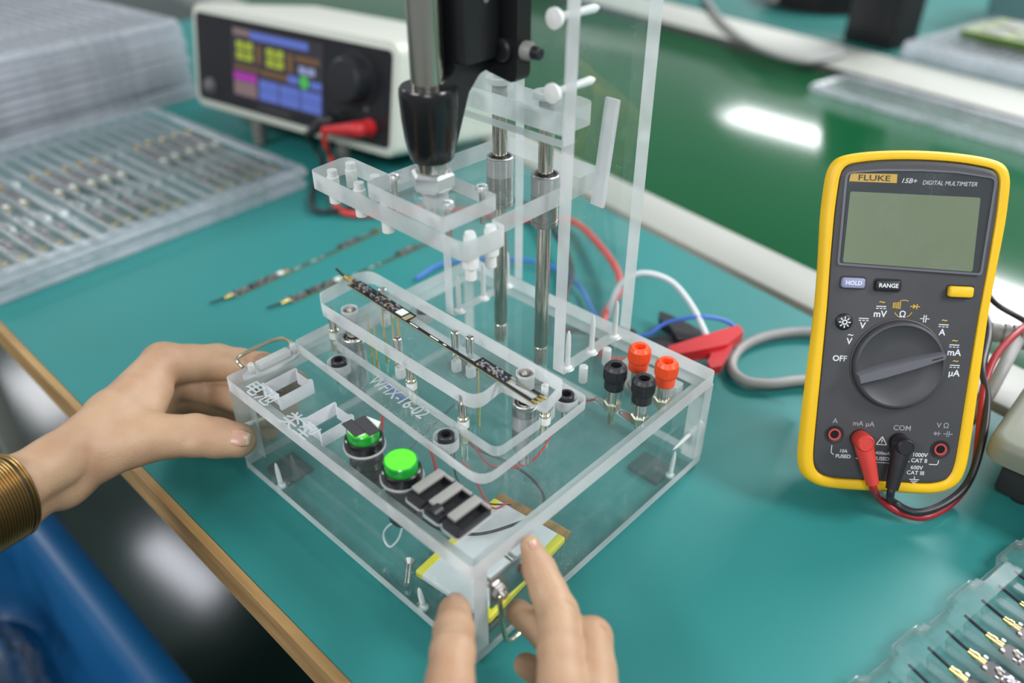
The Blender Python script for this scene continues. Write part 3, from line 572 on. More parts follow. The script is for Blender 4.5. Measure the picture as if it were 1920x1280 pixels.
# display: raised surround, dark window, pale glass
bz = rpoly([(-37.6, 126.2), (-38.6, 175.2), (-20, 177.3), (0, 177.9), (18, 177.5), (38.8, 175.0), (38.0, 123.8)], [2, 4, 9, 9, 9, 4, 2], 4)
bi = rpoly([(-36.4, 127.4), (-37.2, 174.4), (-20, 176.2), (0, 176.8), (18, 176.4), (37.4, 174.2), (36.7, 125.1)], [1.5, 3, 9, 9, 9, 3, 1.5], 4)
bm = NB(); plate(bm, bz, -.1, 1.0, [bi]); obj('display_bezel', bm, ['meter_bezel', 'meter_bezel'], mm_)
bm = NB(); plate(bm, bi, -.08, .2); win = obj('display_window', bm, ['meter_lens', 'meter_lens'], mm_)
bm = NB(); plate(bm, rpoly([(-34.6, 127.8), (-34.8, 165.2), (31.8, 164.4), (33, 125.6)], 1.2), .22, .34); obj('liquid_crystal_display', bm, ['lcd', 'lcd'], win)
bm = NB(); plate(bm, mixl(bi, [(0, 150)]*len(bi), .01), .75, .95); obj('clear_pane', bm, ['glass', 'glass'], win)
bm = NB(); plate(bm, rpoly([(-36, 170.4), (-35.6, 174.6), (-11.8, 174.9), (-11.6, 170.3)], [.3, 1.5, .3, .3]), .22, .4); obj('brand_plate', bm, ['print_orange', 'print_orange'], win)
text('brand_text', 'FLUKE', 'print_black', win, (-23.4, 172.4, .42), size=4.1, ext=.02, bold=.06, wx=1.45)
text('model_text', '15B+', 'print_white', win, (-5.6, 171.6, .3), size=3.5, ext=.02, bold=.05, shear=.25, wx=1.1)
text('model_text', 'DIGITAL MULTIMETER', 'print_white', win, (15.3, 171.0, .3), size=3.15, ext=.02, bold=0, shear=.2, wx=.9)
def button(x0, y0, x1, y1, m, label=None):
    bm = NB(); plate(bm, rrect(x0-.7, y0-.7, x1+.7, y1+.7, 1.6), -.09, .15); b = obj('push_button', bm, ['black', 'black'], mm_)
    bm = NB(); o_ = rrect(x0, y0, x1, y1, 1.4); c_ = [((x0+x1)/2, (y0+y1)/2)]*len(o_)
    loft(bm, [(o_, .1), (o_, 1.5), (mixl(o_, c_, .05), 2.1), (mixl(o_, c_, .14), 2.4)]); obj('key', bm, m, b, 60)
    if label: text('key_text', label, 'print_white', b, ((x0+x1)/2, (y0+y1)/2, 2.43), size=3.1, ext=.02, bold=.09)
button(-34.4, 114.2, -22.0, 119.8, 'violet_button', 'HOLD'); button(-16.6, 113.5, -3.4, 119.3, 'black', 'RANGE'); button(21.6, 111.8, 34.6, 117.6, 'yellow')
bm = NB(); lathe(bm, [(4.6, -.1), (4.6, .6), (3.9, 1.5), (3.2, 1.8)], (-30.5, 95.6, 0), seg=28); sb = obj('backlight_button', bm, 'black', mm_)
bm = NB(); lathe(bm, [(1.5, 1.82), (1.5, 1.95), (.8, 1.95), (.8, 1.82)], (-30.5, 95.6, 0), seg=18, cap=False)
for k in range(8):
    a = k*math.pi/4; q = Vector((math.cos(a), math.sin(a))); p = Vector((-q.y, q.x)); c = Vector((-30.5, 95.6))
    plate(bm, [tuple(c+q*1.9+p*.4), tuple(c+q*1.9-p*.4), tuple(c+q*3.2-p*.25), tuple(c+q*3.2+p*.25)], 1.82, 1.95)
obj('sun_symbol', bm, ['print_white', 'print_white'], sb)
# rotary dial
bm = NB(); lathe(bm, [(25.2, -.1), (25.2, .7), (24.6, 1.0), (24.4, .6), (24.2, .6), (24.0, 4.2), (23.2, 5.0), (22.3, 5.1), (21.6, 4.3), (12, 3.6), (.01, 3.4)], (.3, 73.4, 0), seg=72); dl = obj('dial', bm, 'meter_grey', mm_, 50)
a = math.radians(19.5); q = Vector((math.cos(a), math.sin(a))); p = Vector((-q.y, q.x)); c = Vector((.3, 73.4))
def dp(s, t): r = c+q*s+p*t; return (r.x, r.y)
bot = [dp(-23.6, -3.4), dp(-23.6, 3.4), dp(-10, 3.9), dp(8, 3.1), dp(22.6, 1.8), dp(23.4, 0), dp(22.6, -1.8), dp(8, -3.1), dp(-10, -3.9)]
top = [dp(-23.2, -2.0), dp(-23.2, 2.0), dp(-10, 2.5), dp(8, 2.1), dp(21.6, 1.3), dp(22.2, 0), dp(21.6, -1.3), dp(8, -2.1), dp(-10, -2.5)]
bm = NB(); loft(bm, [(bot, 3.2), (mixl(bot, top, .3), 8), (mixl(bot, top, .8), 9.4), (top, 9.8)]); obj('pointer_grip', bm, 'meter_bezel', dl, 50)
bm = NB(); plate(bm, [dp(15, .35), dp(15, -.35), dp(20.6, -.3), dp(20.6, .3)], 9.8, 9.95); obj('pointer_line', bm, ['black', 'black'], dl)
# scale around the dial
def t(body, x, y, s=4.0, m='print_white', bold=.06, al='CENTER', wx=1.0): return text('scale_text', body, m, mm_, (x, y, -.06), size=s, ext=.02, bold=bold, align=al, wx=wx)
def bars(x, y, wd=5.2, m='print_white'):
    bm = NB(); plate(bm, [(x-wd/2, y), (x+wd/2, y), (x+wd/2, y+.5), (x-wd/2, y+.5)], -.09, -.04)
    for k in range(3): plate(bm, [(x-wd/2+k*wd*.37, y-1.1), (x-wd/2+k*wd*.37+wd*.25, y-1.1), (x-wd/2+k*wd*.37+wd*.25, y-.65), (x-wd/2+k*wd*.37, y-.65)], -.09, -.04)
    obj('direct_current_symbol', bm, [m, m], mm_)
def ac(x, y, m='print_yellow'): return text('alternating_current_symbol', '~', m, mm_, (x, y, -.06), size=5.2, ext=.02, bold=.05)
t('OFF', -30.3, 75.0, 4.4, bold=.1); t('V', -26.3, 84.8, 4.8, bold=.1); ac(-26.0, 88.6, 'print_white'); t('V', -20.2, 93.8, 4.8, bold=.1); bars(-20.0, 97.6)
t('mV', -11.8, 100.6, 5.0, bold=.1); bars(-11.6, 104.6); ac(-11.4, 107.4); t('Ω', 0, 100.9, 4.8, bold=.08); t('A', 21.9, 92.2, 4.8, bold=.1); bars(22.2, 96.2); ac(22.3, 99.0)
t('mA', 29.6, 81.4, 5.0, bold=.1); bars(29.2, 85.4); ac(29.2, 88.2); t('µA', 31.0, 70.0, 5.0, bold=.1); bars(30.9, 74.2); ac(31.0, 77.0)
def sym(quads, m, name):
    bm = NB()
    for qd in quads: plate(bm, qd, -.09, -.04)
    obj(name, bm, [m, m], mm_)
def bar_(x0, y0, x1, y1, w=.4):
    d = Vector((x1-x0, y1-y0)).normalized(); n = Vector((-d.y, d.x))*w/2
    return [(x0+n.x, y0+n.y), (x0-n.x, y0-n.y), (x1-n.x, y1-n.y), (x1+n.x, y1+n.y)]
sym([bar_(9.4, 99.2, 11.4, 99.2), bar_(12.4, 99.2, 14.4, 99.2), bar_(11.4, 97.2, 11.4, 101.2, .5), bar_(12.5, 97.2, 12.5, 101.2, .5)], 'print_white', 'capacitor_symbol')
sym([bar_(3.4, 105.6, 8.6, 105.6), [(5, 106.9), (5, 104.3), (6.8, 105.6)], bar_(7.0, 104.2, 7.0, 107, .5)], 'print_yellow', 'diode_symbol')
sym([bar_(-5.4+k*.9, 104.3+k*-.1, -5.4+k*.9, 107.2+k*.15, .45) for k in range(5)], 'print_yellow', 'beeper_symbol')
sym([bar_(*(4.8*math.cos(b)+.2, 104+4.8*math.sin(b), 4.8*math.cos(b+.25)+.2, 104+4.8*math.sin(b+.25)), .35) for a0 in (1.1, 1.35, 1.6, 1.85, 3.6, 3.85, 4.1, 5.2, 5.45, 5.7) for b in (a0,)], 'print_yellow', 'selector_ring')
# sockets and their print
for x, y in ((-28.6, 31.9), (-14.8, 30.6), (6.4, 29.8), (29.4, 26.7)):
    bm = NB(); lathe(bm, [(5.2, -.1), (5.2, .25), (4.9, .3), (4.3, .1)], (x, y, 0), seg=26); j = obj('input_jack', bm, 'black', mm_)
    bm = NB(); lathe(bm, [(3.4, .12), (3.4, .7), (2.5, .7), (2.3, .15)], (x, y, 0), seg=24); obj('jack_ring', bm, 'red_ring', j)
    bm = NB(); lathe(bm, [(2.3, .2), (.01, .2)], (x, y, 0), seg=18); obj('jack_bore', bm, 'black', j)
D_ = 'print_dim'
t('A', -28.9, 39.6, 4.0, D_, .03); t('mA µA', -13.4, 38.8, 4.0, D_, .03); t('COM', 7.6, 37.5, 4.2, D_, .03); t('V Ω', 29.1, 40.2, 4.0, D_, .03)
sym([bar_(24.6, 35.6, 28.6, 35.6), [(25.4, 36.8), (25.4, 34.4), (27, 35.6)], bar_(27.3, 34.4, 27.3, 36.8), bar_(30, 35.6, 32, 35.6), bar_(33, 35.6, 35, 35.6), bar_(32, 34, 32, 37.2), bar_(33, 34, 33, 37.2)], D_, 'diode_symbol')
W_ = 'print_white'
sym([bar_(-5.2, 27.4, .4, 27.4, .45), bar_(-5.2, 27.4, -2.4, 32, .45), bar_(.4, 27.4, -2.4, 32, .45), bar_(-2.4, 30.4, -2.4, 28.9, .4), bar_(-2.4, 28.5, -2.4, 28.1, .4)], W_, 'warning_triangle')
t('10A', -22.6, 22.4, 2.7, W_, .04); t('FUSED', -22.4, 19.3, 2.9, W_, .06); t('400mA', -1.2, 22.4, 2.7, W_, .04); t('FUSED', -1.4, 19.2, 2.9, W_, .06)
t('1000V', 19.0, 22.6, 3.2, W_, .06); t('CAT II', 19.0, 19.3, 3.2, W_, .06); t('600V', 18.2, 15.2, 3.2, W_, .03); t('CAT III', 17.9, 12.1, 3.2, W_, .03)
sym([bar_(17.7, 10, 17.7, 8.2), bar_(15, 8.2, 20.4, 8.2), bar_(15.9, 7.2, 19.5, 7.2), bar_(16.8, 6.3, 18.6, 6.3)], W_, 'earth_symbol')
sym([bar_(-29.2, 25.4, -29.2, 21.2), bar_(-29.2, 21.2, -27.6, 20.0), bar_(-15.5, 18.6, -13.6, 18.6), bar_(-6.5, 17, 4, 17), bar_(24.5, 17.6, 28.8, 17.6), bar_(28.8, 17.6, 29.4, 18.6), bar_(29.4, 18.6, 29.4, 20.2), bar_(12.6, 18.4, 14, 18.4)], W_, 'bracket_line')
bm = NB(); box(bm, -18, 18, 30, 120, -49, -46.1, 1); obj('tilt_stand', bm, 'black', mm_)
for sx in (-18, 18):
    bm = NB(); tube(bm, [(sx, 116, -48), (sx, 60, -85), (sx, 34, -94.5)], 2.5, 8, 4, smooth=False); obj('stand_leg', bm, 'black', mm_)

# test leads plugged into the meter
def lead(name, label, xy, end, m, mcab, path, r=2.15):
    o = thing(name, label, 'test lead', tuple(m2w(xy[0], xy[1], 0)))
    o0 = m2w(xy[0], xy[1], 0); L_ = lambda p: V(p)-o0
    x, y = xy; ex, ey = end
    bm = NB(); P0 = m2w(x, y, .75); lathe(bm, [(4.6, 0), (4.9, .5), (4.9, 9), (4.3, 10.5), (3.9, 10.8), (3.7, 10.5), (.01, 10.5)], L_(P0), V(MB[2]), 28)
    tube(bm, [L_(m2w(x, y, 5.6)), L_(m2w(x+(ex-x)*.2, y+(ey-y)*.2, 6)), L_(m2w(x+(ex-x)*.45, y+(ey-y)*.45, 6.6)), L_(m2w(x+(ex-x)*.75, y+(ey-y)*.75, 7)), L_(m2w(ex, ey, 7.4))], [4.9, 5.0, 4.5, 3.9, 3.4], 18, 5)
    obj('plug', bm, m, o, 45)
    bm = NB(); tube(bm, [L_(m2w(x+(ex-x)*.9, y+(ey-y)*.9, 7.3)), L_(m2w(ex+(ex-x)*.12, ey+(ey-y)*.12, 7.5))]+[L_(p) for p in path], r, 12, 9); obj('cable', bm, mcab, o, 60)
lead('test_lead', 'red right-angle test lead plugged into the milliamp socket', (-14.8, 30.6), (-7.4, 6.8), 'red_pvc', 'dark_red', [(297.6,228.8,10.0), (308.8,235.2,2.0), (320.9,244.0,1.0), (328.0,267.5,1.5), (329.2,283.2,16.0), (320.9,299.2,38.0), (313.4,316.7,52.0), (310.8,340.5,62.0), (314.8,378.6,66.0), (319.6,458.3,52.0), (352, 500, 20), (372, 520, 3), (420, 515, -.2)])
lead('test_lead', 'black right-angle test lead plugged into the common socket', (6.4, 29.8), (3.2, 4.6), 'black', 'black_pvc', [(303.3,234.1,8.0), (315.9,238.2,5.2), (325.6,254.1,7.4), (330.0,274.6,14.0), (326.2,290.9,34.0), (318.1,310.5,48.0), (308.1,326.5,56.0), (297, 372, 58), (280, 400, 62), (272, 428, 62), (289.0,408.9,58.0), (310.7,412.4,50.0), (338.7,410.4,40.0), (372, 425, 14), (400, 424, -.2), (440, 418, -.2)])

# ------------------------------------------------------------------ bench power supply
PBs = ((0.9885, 0.1513, 0.0), (-0.0275, 0.1796, 0.9834), (0.1488, -0.972, 0.1817))
ps_ = thing('power_supply', 'cream bench power supply with colour screen and black front', 'power supply', (-560.6, 292.6, 40), basis=PBs)
bm = NB(); loft(bm, [(rrect(-7.5, -8.5, 306.5, 104, 13), -182), (rrect(-8, -9, 307, 104.5, 13), -179), (rrect(-8, -9, 307, 104.5, 13), -4), (rrect(-7.4, -8.4, 306.4, 103.9, 12.5), -1), (rrect(-5.5, -6.5, 304.5, 102, 11), 0)]); obj('case', bm, 'psu_case', ps_, 40)
bm = NB(); plate(bm, rrect(0, 0, 299, 96, 6), -.02, .9); pp = obj('front_panel', bm, ['psu_panel', 'psu_panel'], ps_)
bm = NB(); plate(bm, rrect(62, 13, 205, 89, 1.5), .92, 1.3); sc_ = obj('display_screen', bm, ['scr_bg', 'scr_bg'], ps_)
def blk(n, x0, y0, x1, y1, m): bm = NB(); plate(bm, [(x0, y0), (x1, y0), (x1, y1), (x0, y1)], 1.32, 1.42); return obj(n, bm, [m, m], sc_)
blk('title_bar', 65, 80, 92, 87, 'scr_tan'); blk('title_bar', 93, 78.5, 183, 86.5, 'scr_blue')
for x, y in ((83, 69.5), (83, 58.5), (132, 68), (132, 57.5)): text('reading_text', '00.00', 'scr_lime', sc_, (x, y, 1.38), size=12, ext=.05, bold=.5, wx=1.02)
for x0, y0, x1, y1 in ((102, 54, 110, 73), (151, 53, 160, 72), (164, 66, 200, 72), (65, 44, 106, 49), (109, 43, 152, 49)): blk('field', x0, y0, x1, y1, 'scr_brown')
blk('field', 64, 32, 102, 41, 'scr_mag'); blk('field', 64, 16, 102, 31, 'scr_tan')
for x0 in (106, 139, 172):
    blk('soft_key', x0, 27.5, x0+31, 38, 'scr_blue'); blk('soft_key', x0, 16, x0+31, 26.8, 'scr_blue')
text('reading_text', '00:00', 'scr_white', sc_, (181, 57.5, 1.38), size=11, ext=.05, bold=.25)
blk('field', 152, 42, 168, 50, 'scr_blue'); blk('field', 186, 41, 203, 49, 'scr_blue')
bm = NB(); lathe(bm, [(7, 1.32), (7, 1.45), (.01, 1.45)], (177, 46, 0), seg=20); obj('status_light', bm, 'scr_green', sc_)
bm = NB(); lathe(bm, [(29, .95), (29, 2.2), (23, 2.6), (22, 19), (20, 21.5), (16, 22)], (251, 61, 0), seg=40); obj('knob', bm, 'black', ps_)
bm = NB(); lathe(bm, [(9, .95), (9, 2), (6.5, 2.4), (6, 6), (4.5, 7)], (21, 17, 0), seg=24); obj('power_button', bm, 'psu_grey', ps_)
bm = NB(); lathe(bm, [(3, .95), (2.6, 2)], (266, 35, 0), seg=14); obj('indicator_light', bm, 'psu_grey', ps_)
for x, m in ((272, 'red'), (228, 'black')):
    bm = NB(); lathe(bm, [(9, .95), (9, 3), (6.5, 3.4), (6.5, 12)], (x, 17, 0), seg=22); obj('output_terminal', bm, m, ps_)
text('panel_text', 'DC POWER SUPPLY', 'psu_grey', ps_, (130, 7, .95), size=6, ext=.03)
for x in (86, 222):
    bm = NB(); tube(bm, [(x, -8, -12), (x, -24, -13.5), (x, -39.2, -15.2)], 7.5, 14, 3, smooth=False); obj('foot', bm, 'psu_foot', ps_)
def p2w(x, y, z): return Vector((-560.6, 292.6, 40))+V(PBs[0])*x+V(PBs[1])*y+V(PBs[2])*z

# output leads of the supply, ending in crocodile clips behind the fixture
def clip_lead(label, m, mcab, tx, path, plug_dir, c0, c1, hinge, r=3.0):
    o0 = p2w(tx, 17, 13); o = thing('clip_lead', label, 'cable', tuple(o0)); L_ = lambda p: V(p)-o0
    bm = NB(); q1 = p2w(tx+plug_dir[0]*.35, 17+plug_dir[1]*.35, 22); q2 = p2w(tx+plug_dir[0], 17+plug_dir[1], 26)
    tube(bm, [L_(p2w(tx, 17, 12.2)), L_(p2w(tx, 17, 20)), L_(q1), L_(q2)], [8, 8.2, 6.5, 4.2], 16, 5); obj('banana_plug', bm, m, o, 50)
    bm = NB(); tube(bm, [L_(q1*.3+q2*.7), L_(q2)]+[L_(p) for p in path]+[L_(c0)], r, 10, 9); obj('cable', bm, mcab, o, 60)
    for poly, z0, z1 in hinge:
        bm = NB(); plate(bm, rpoly([(p[0]-o0.x, p[1]-o0.y) for p in poly], 1.6, 3), z0-o0.z, z1-o0.z); obj('grip', bm, [m, m], o, 50)
    c0, c1 = V(c0), V(c1); d = (c0-c1).normalized(); s = Vector((-d.y, d.x, 0))
    bm = NB()
    for sg in (1, -1): tube(bm, [c0-o0+s*sg*3, c0-o0+d*8+s*sg*4, c0-o0+d*22+s*sg*2, c0-o0+d*32+s*sg*.8], [3, 3, 2.2, 1.4], 8, 3)
    obj('jaw', bm, 'chrome', o, 50); return o
clip_lead('red supply lead from the cream power supply to the red crocodile clip', 'red', 'red_pvc', 272, [(-329.4,305.8,35.0), (-344.7,320.5,12.0), (-250, 262, 1), (-190, 330, 1), (-110, 372, 1), (-69.3,396.0,4.0), (-8.0,362.9,10.0), (35.9,329.0,14.0), (52.6,305.7,12.0), (58.6,282.7,6.0), (92, 240, 3)], (-40, -8), (129.2,258.2,13.0), (144.3,293.7,13.0), [([(127.6,264.0,13.0), (138.8,295.2,13.0), (149.7,324.1,13.0), (157.3,318.5,13.0), (157.2,295.7,13.0), (144.7,272.0,13.0), (135.2,256.7,13.0)], 9.6, 18), ([(145.4,273.6,13.0), (145.7,295.1,13.0), (157.2,306.0,13.0), (166.1,273.7,13.0), (162.1,266.4,13.0), (156.4,271.5,13.0), (152.3,283.7,13.0)], 9.2, 15)])
clip_lead('black supply lead from the cream power supply to the black crocodile clip', 'black', 'black_pvc', 228, [(-372.7,319.5,20.0), (-352.1,313.0,6.0), (-268, 246, 1), (-215, 352, 8), (-120, 388, 8), (-50, 352, 10), (-5, 318, 9), (22, 278, 8), (48, 246, 6), (84, 272, 9)], (-20, -18), (90.5,277.7,4.0), (121.4,303.0,4.0), [([(87.7,312.5,5.0), (96.8,313.6,5.0), (115.8,312.8,5.0), (131.9,309.9,5.0), (134.9,302.0,5.0), (121.5,288.3,5.0), (108.0,299.3,5.0), (96.1,302.4,5.0)], 1, 9), ([(98.5,273.4,4.0), (112.8,295.9,4.0), (130.6,307.7,4.0), (134.8,301.0,4.0), (122.0,282.2,4.0), (105.1,266.2,4.0)], -2, 6)], 2.6)
def cable(name, label, cat, pts, m, r, extra=None):
    o0 = V(pts[0]); o = thing(name, label, cat, tuple(o0)); bm = NB(); tube(bm, [V(p)-o0 for p in pts], r, 12, 9); obj('sheath', bm, m, o, 60); return o
cable('jumper_wire', 'white insulated wire arching over to the crocodile clips', 'wire', [(57.4,288.1,2.0), (59.7,287.7,14.0), (62.3,295.3,30.0), (74.2,305.1,40.0), (93.6,315.2,36.0), (115.7,313.0,24.0), (136.9,303.3,11.0)], 'white_pvc', 2.3)
cable('jumper_wire', 'thin blue wire looping behind the fixture to the red clip', 'wire', [(-99.8,225.5,0.0), (-100.7,263.7,0.0), (-61.4,304.1,2.0), (-29.8,318.0,2.0), (10.4,309.1,2.0), (56.6,278.8,2.0), (95.9,276.7,6.0), (106.4,295.0,14.0), (123.9,309.9,20.0), (139.2,324.9,16.0), (152.3,328.0,8.0)], 'blue_pvc', 1.5)

# ------------------------------------------------------------------ grey instrument at the right edge, with its cord
gi = thing('grey_instrument', 'grey-green bench instrument cut off by the right edge', 'instrument', (405, 342, TZ))
bm = NB(); loft(bm, [(rrect(-72, -62, 78, 60, 9), 32), (rrect(-75, -65, 81, 63, 11), 34), (rrect(-75, -65, 81, 63, 11), 43), (rrect(-73.5, -63.5, 79.5, 61.5, 10), 46.5), (rrect(-70, -60, 76, 58, 8), 48)]); obj('shell', bm, 'instrument', gi, 50)
bm = NB(); box(bm, -64, 72, -52, 54, 5, 31.9, 3); obj('base', bm, 'black_soft', gi)
for x in (-50, 58):
    for y in (-40, 42):
        bm = NB(); lathe(bm, [(6, .02), (7, 4.9)], (x, y, 0), seg=16); obj('foot', bm, 'black_soft', gi)
cbl = cable('grey_cable', 'thick grey cord looping behind the multimeter with ribbed strain relief', 'cable', [(313.7,418.3,46.0), (312.5,390.7,46.0), (314.2,358.8,42.0), (313.8,345.1,26.0), (309.3,338.0,8.0), (281.7,314.4,2.0), (241.7,323.3,2.0), (213.1,318.0,2.0), (193.1,294.0,2.0), (177.6,286.1,2.0), (162.5,296.5,2.0), (156.5,322.7,2.0), (165.5,353.0,2.0), (187.8,378.1,2.0), (228.2,390.6,2.0), (263.5,397.1,20.0), (291.0,389.3,44.0), (296.5,391.3,46.0)], 'grey_pvc', 3.9)
o0 = V((313.7,418.3,46.0)); p0, p1 = V((294.0,390.7,46.0)), V((315.7,398.9,46.0)); dd = p1-p0; Ln = dd.length
bm = NB(); lathe(bm, [(4.2, 0), (6.4, .06*Ln), (6.6, .2*Ln), (6.8, .3*Ln), (5.6, .31*Ln), (5.6, .38*Ln), (7.1, .39*Ln), (7.3, .52*Ln), (5.8, .53*Ln), (5.8, .6*Ln), (7.5, .61*Ln), (7.7, .74*Ln), (6, .75*Ln), (6, .82*Ln), (8, .83*Ln), (8.2, Ln)], p0-o0, dd, 20); obj('strain_relief', bm, 'grey_pvc', cbl, 40)

# ------------------------------------------------------------------ long narrow circuit boards
def make_board(label, group=None):
    """local x runs along the board, 165 mm long; y to the wide side; lies on z = 0"""
    o = thing('circuit_board', label, 'circuit board', (0, 0, 0), group=group)
    bm = NB(); plate(bm, [(6, 0), (118, .0), (165, -.2), (165, 8.2), (157, 8.2), (157, 6.2), (142, 6.2), (142, 8.2), (119, 8.2), (119, 2.2), (64, 2.2), (63, 8.6), (8, 8.6), (6, 6)], .5, 1.3, [[(143.5, 1.9), (162.5, 1.9), (162.5, 6), (143.5, 6)]]); obj('substrate', bm, ['pcb', 'fr4'], o)
    r = random.Random(3)
    bm = NB(); 
    for k in range(58):
        x = r.uniform(10, 50); y = r.uniform(.9, 7.0); a_, b_, h = r.uniform(.5, 1.8), r.uniform(.4, 1.2), r.uniform(.4, 1.1); box(bm, x, x+a_, y, y+b_, 1.3, 1.3+h)
    for k in range(44):
        x = r.uniform(121, 138); y = r.uniform(.9, 6.0); a_, b_, h = r.uniform(.5, 1.6), r.uniform(.4, 1.2), r.uniform(.4, .9); box(bm, x, x+a_, y, y+b_, 1.3, 1.3+h)
    for (x, y) in ((131, 6.3), (135, 6.2), (140.2, 4), (140.2, 1.8)): box(bm, x, x+1.2, y, y+1.1, 1.3, 1.9)
    tag(obj('solder_components', bm, 'silver_parts', o), kind='stuff')
    bm = NB()
    for k in range(16):
        x = r.uniform(11, 49); y = r.uniform(1, 6); box(bm, x, x+r.uniform(.8, 2.2), y, y+r.uniform(.6, 1.4), 1.3, 2.0)
    for k in range(9):
        x = r.uniform(121, 137); y = r.uniform(1, 6); box(bm, x, x+r.uniform(.8, 1.6), y, y+r.uniform(.6, 1.2), 1.3, 1.9)
    tag(obj('ceramic_components', bm, 'tan_parts', o), kind='stuff')
    bm = NB(); box(bm, 22, 26, 2.2, 5.8, 1.3, 2.3, .15); box(bm, 36, 40.5, 1.6, 5.8, 1.3, 2.2, .15); box(bm, 125, 128.2, 2, 5, 1.3, 2.1, .15); tag(obj('chips', bm, 'black', o), kind='stuff')
    bm = NB(); box(bm, 51.4, 57.2, 1.8, 7.2, 1.3, 1.75); obj('white_pad', bm, 'label_white', o)
    bm = NB(); box(bm, 58.6, 62.2, .8, 7.0, 1.3, 1.38); obj('gold_pad', bm, 'fr4', o)
    bm = NB()
    for (x0, x1) in ((66, 73), (84, 91), (95, 97.5)): box(bm, x0, x1, .7, 1.5, 1.3, 1.34)
    obj('silkscreen_mark', bm, 'label_white', o)
    bm = NB(); tube(bm, [(-14, 5.6, 2.0), (-6, 4.4, 2.0), (0, 3.8, 1.9)], .75, 8, 4); obj('antenna_lead', bm, 'black_pvc', o)
    bm = NB(); lathe(bm, [(1.1, -2), (1.6, -1.6), (1.6, .6), (2.0, .8), (2.0, 3), (1.3, 3.2), (1.3, 6.5)], (0, 3.8, 1.9), (1, .02, 0), 12); obj('gold_connector', bm, 'gold', o)
    bm = NB(); box(bm, 2.6, 8, 1.8, 3.0, 1.3, 2.6, .2); obj('ferrite', bm, 'tan_parts', o)
    bm = NB(); box(bm, 4, 6, 5.6, 7.2, 1.3, 3, .2); box(bm, 6.6, 8.6, .2, 1.5, 1.3, 2.8, .2); obj('contact_spring', bm, 'silver_parts', o)
    bm = NB()
    for y in (.2, 3.0, 5.6): box(bm, 163, 166.6, y, y+1.6, .4, 1.7, .2)
    obj('edge_connector', bm, 'gold', o)
    return o
def put(o, p0, p1, z):
    p0, p1 = V(p0), V(p1); o.location = (p0.x*K, p0.y*K, z*K); o.rotation_euler = (0, 0, math.atan2(p1.y-p0.y, p1.x-p0.x))
bd = make_board('narrow black circuit board lying across the acrylic nest plate')
put(bd, (1.5,84.6,95.0), (165.2,76.2,95.0), 94.9)
b2 = copy_tree(bd, None, 'blurred narrow circuit board on the mat, nearer to the tray'); put(b2, (-186.9,99.2,-2.0), (-194.2,259.6,-2.0), TZ+.1)
b3 = copy_tree(bd, None, 'blurred narrow circuit board on the mat, nearer to the fixture'); put(b3, (-146.2,126.3,-2.0), (-142.6,279.9,-2.0), TZ+.1)

# ------------------------------------------------------------------ vacuum-formed trays
def tray_bm(n, pitch, Lx, h, scallop=0.0, slot_w=.62):
    """corrugated sheet: n slots running along x, rims with a lip all round; base at z = 0"""
    W = n*pitch; ys = [(-12.4, h*.55, 4), (-11.4, 0, 3), (-11, h*.5, 2), (-10, h, 1), (-1, h, 1)]
    for k in range(n):
        y0 = k*pitch; a_ = pitch*(1-slot_w)/2
        ys += [(y0+a_-.6, h-1.2, 0), (y0+a_+.5, .8, 0), (y0+pitch-a_-.5, .8, 0), (y0+pitch-a_+.6, h-1.2, 0)]
    ys += [(W+1, h, 1), (W+10, h, 1), (W+11, h*.5, 2), (W+11.4, 0, 3), (W+12.4, h*.55, 4)]
    xs = [(-14.4, 14), (-13.4, 13), (-13, 12), (-12, 11), (-2, 11), (0, 0), (Lx*.3, 0), (Lx*.31, 5), (Lx*.36, 5), (Lx*.37, 0), (Lx*.66, 0), (Lx*.67, 5), (Lx*.72, 5), (Lx*.73, 0), (Lx, 0), (Lx+2, 11), (Lx+12, 11), (Lx+13, 12), (Lx+13.4, 13), (Lx+14.4, 14)]
    zr = {1: h, 2: h*.5, 3: 0, 4: h*.55}
    bm = NB(); g = []
    for x, kx in xs:
        row = []
        for j, (y, z, ky) in enumerate(ys):
            xx = x+(scallop*(1 if (j//6) % 2 else -1) if (kx >= 11 and abs(x-Lx/2) > Lx/2+5) else 0)
            r_ = max(ky, kx-10 if kx > 10 else 0)
            zz = zr[r_] if r_ else max(z, h*.55) if kx == 5 else z
            row.append(bm.verts.new((xx, y, zz)))
        g.append(row)
    m_ = len(xs)-1; w_ = len(ys)-1
    for i, (a_, b_) in enumerate(zip(g, g[1:])):
        for j in range(w_):
            f = bm.faces.new((a_[j], b_[j], b_[j+1], a_[j+1])); e = min(i, m_-1-i, j, w_-1-j)
            f.material_index = 1 if e in (0, 2) else 0
    bmesh.ops.recalc_face_normals(bm, faces=bm.faces[:])
    if sum(f.normal.z*f.calc_area() for f in bm.faces) < 0: bmesh.ops.reverse_faces(bm, faces=bm.faces[:])
    return bm
NTH = ['first', 'second', 'third', 'fourth', 'fifth', 'sixth', 'seventh', 'eighth', 'ninth', 'tenth', 'eleventh', 'twelfth', 'thirteenth', 'fourteenth', 'fifteenth', 'sixteenth', 'seventeenth', 'eighteenth', 'nineteenth']
ORD = ['topmost', 'second from the top', 'third from the top', 'fourth from the top', 'fifth from the top', 'sixth from the top', 'seventh from the top', 'eighth from the top', 'ninth from the top', 'tenth from the top', 'eleventh from the top']
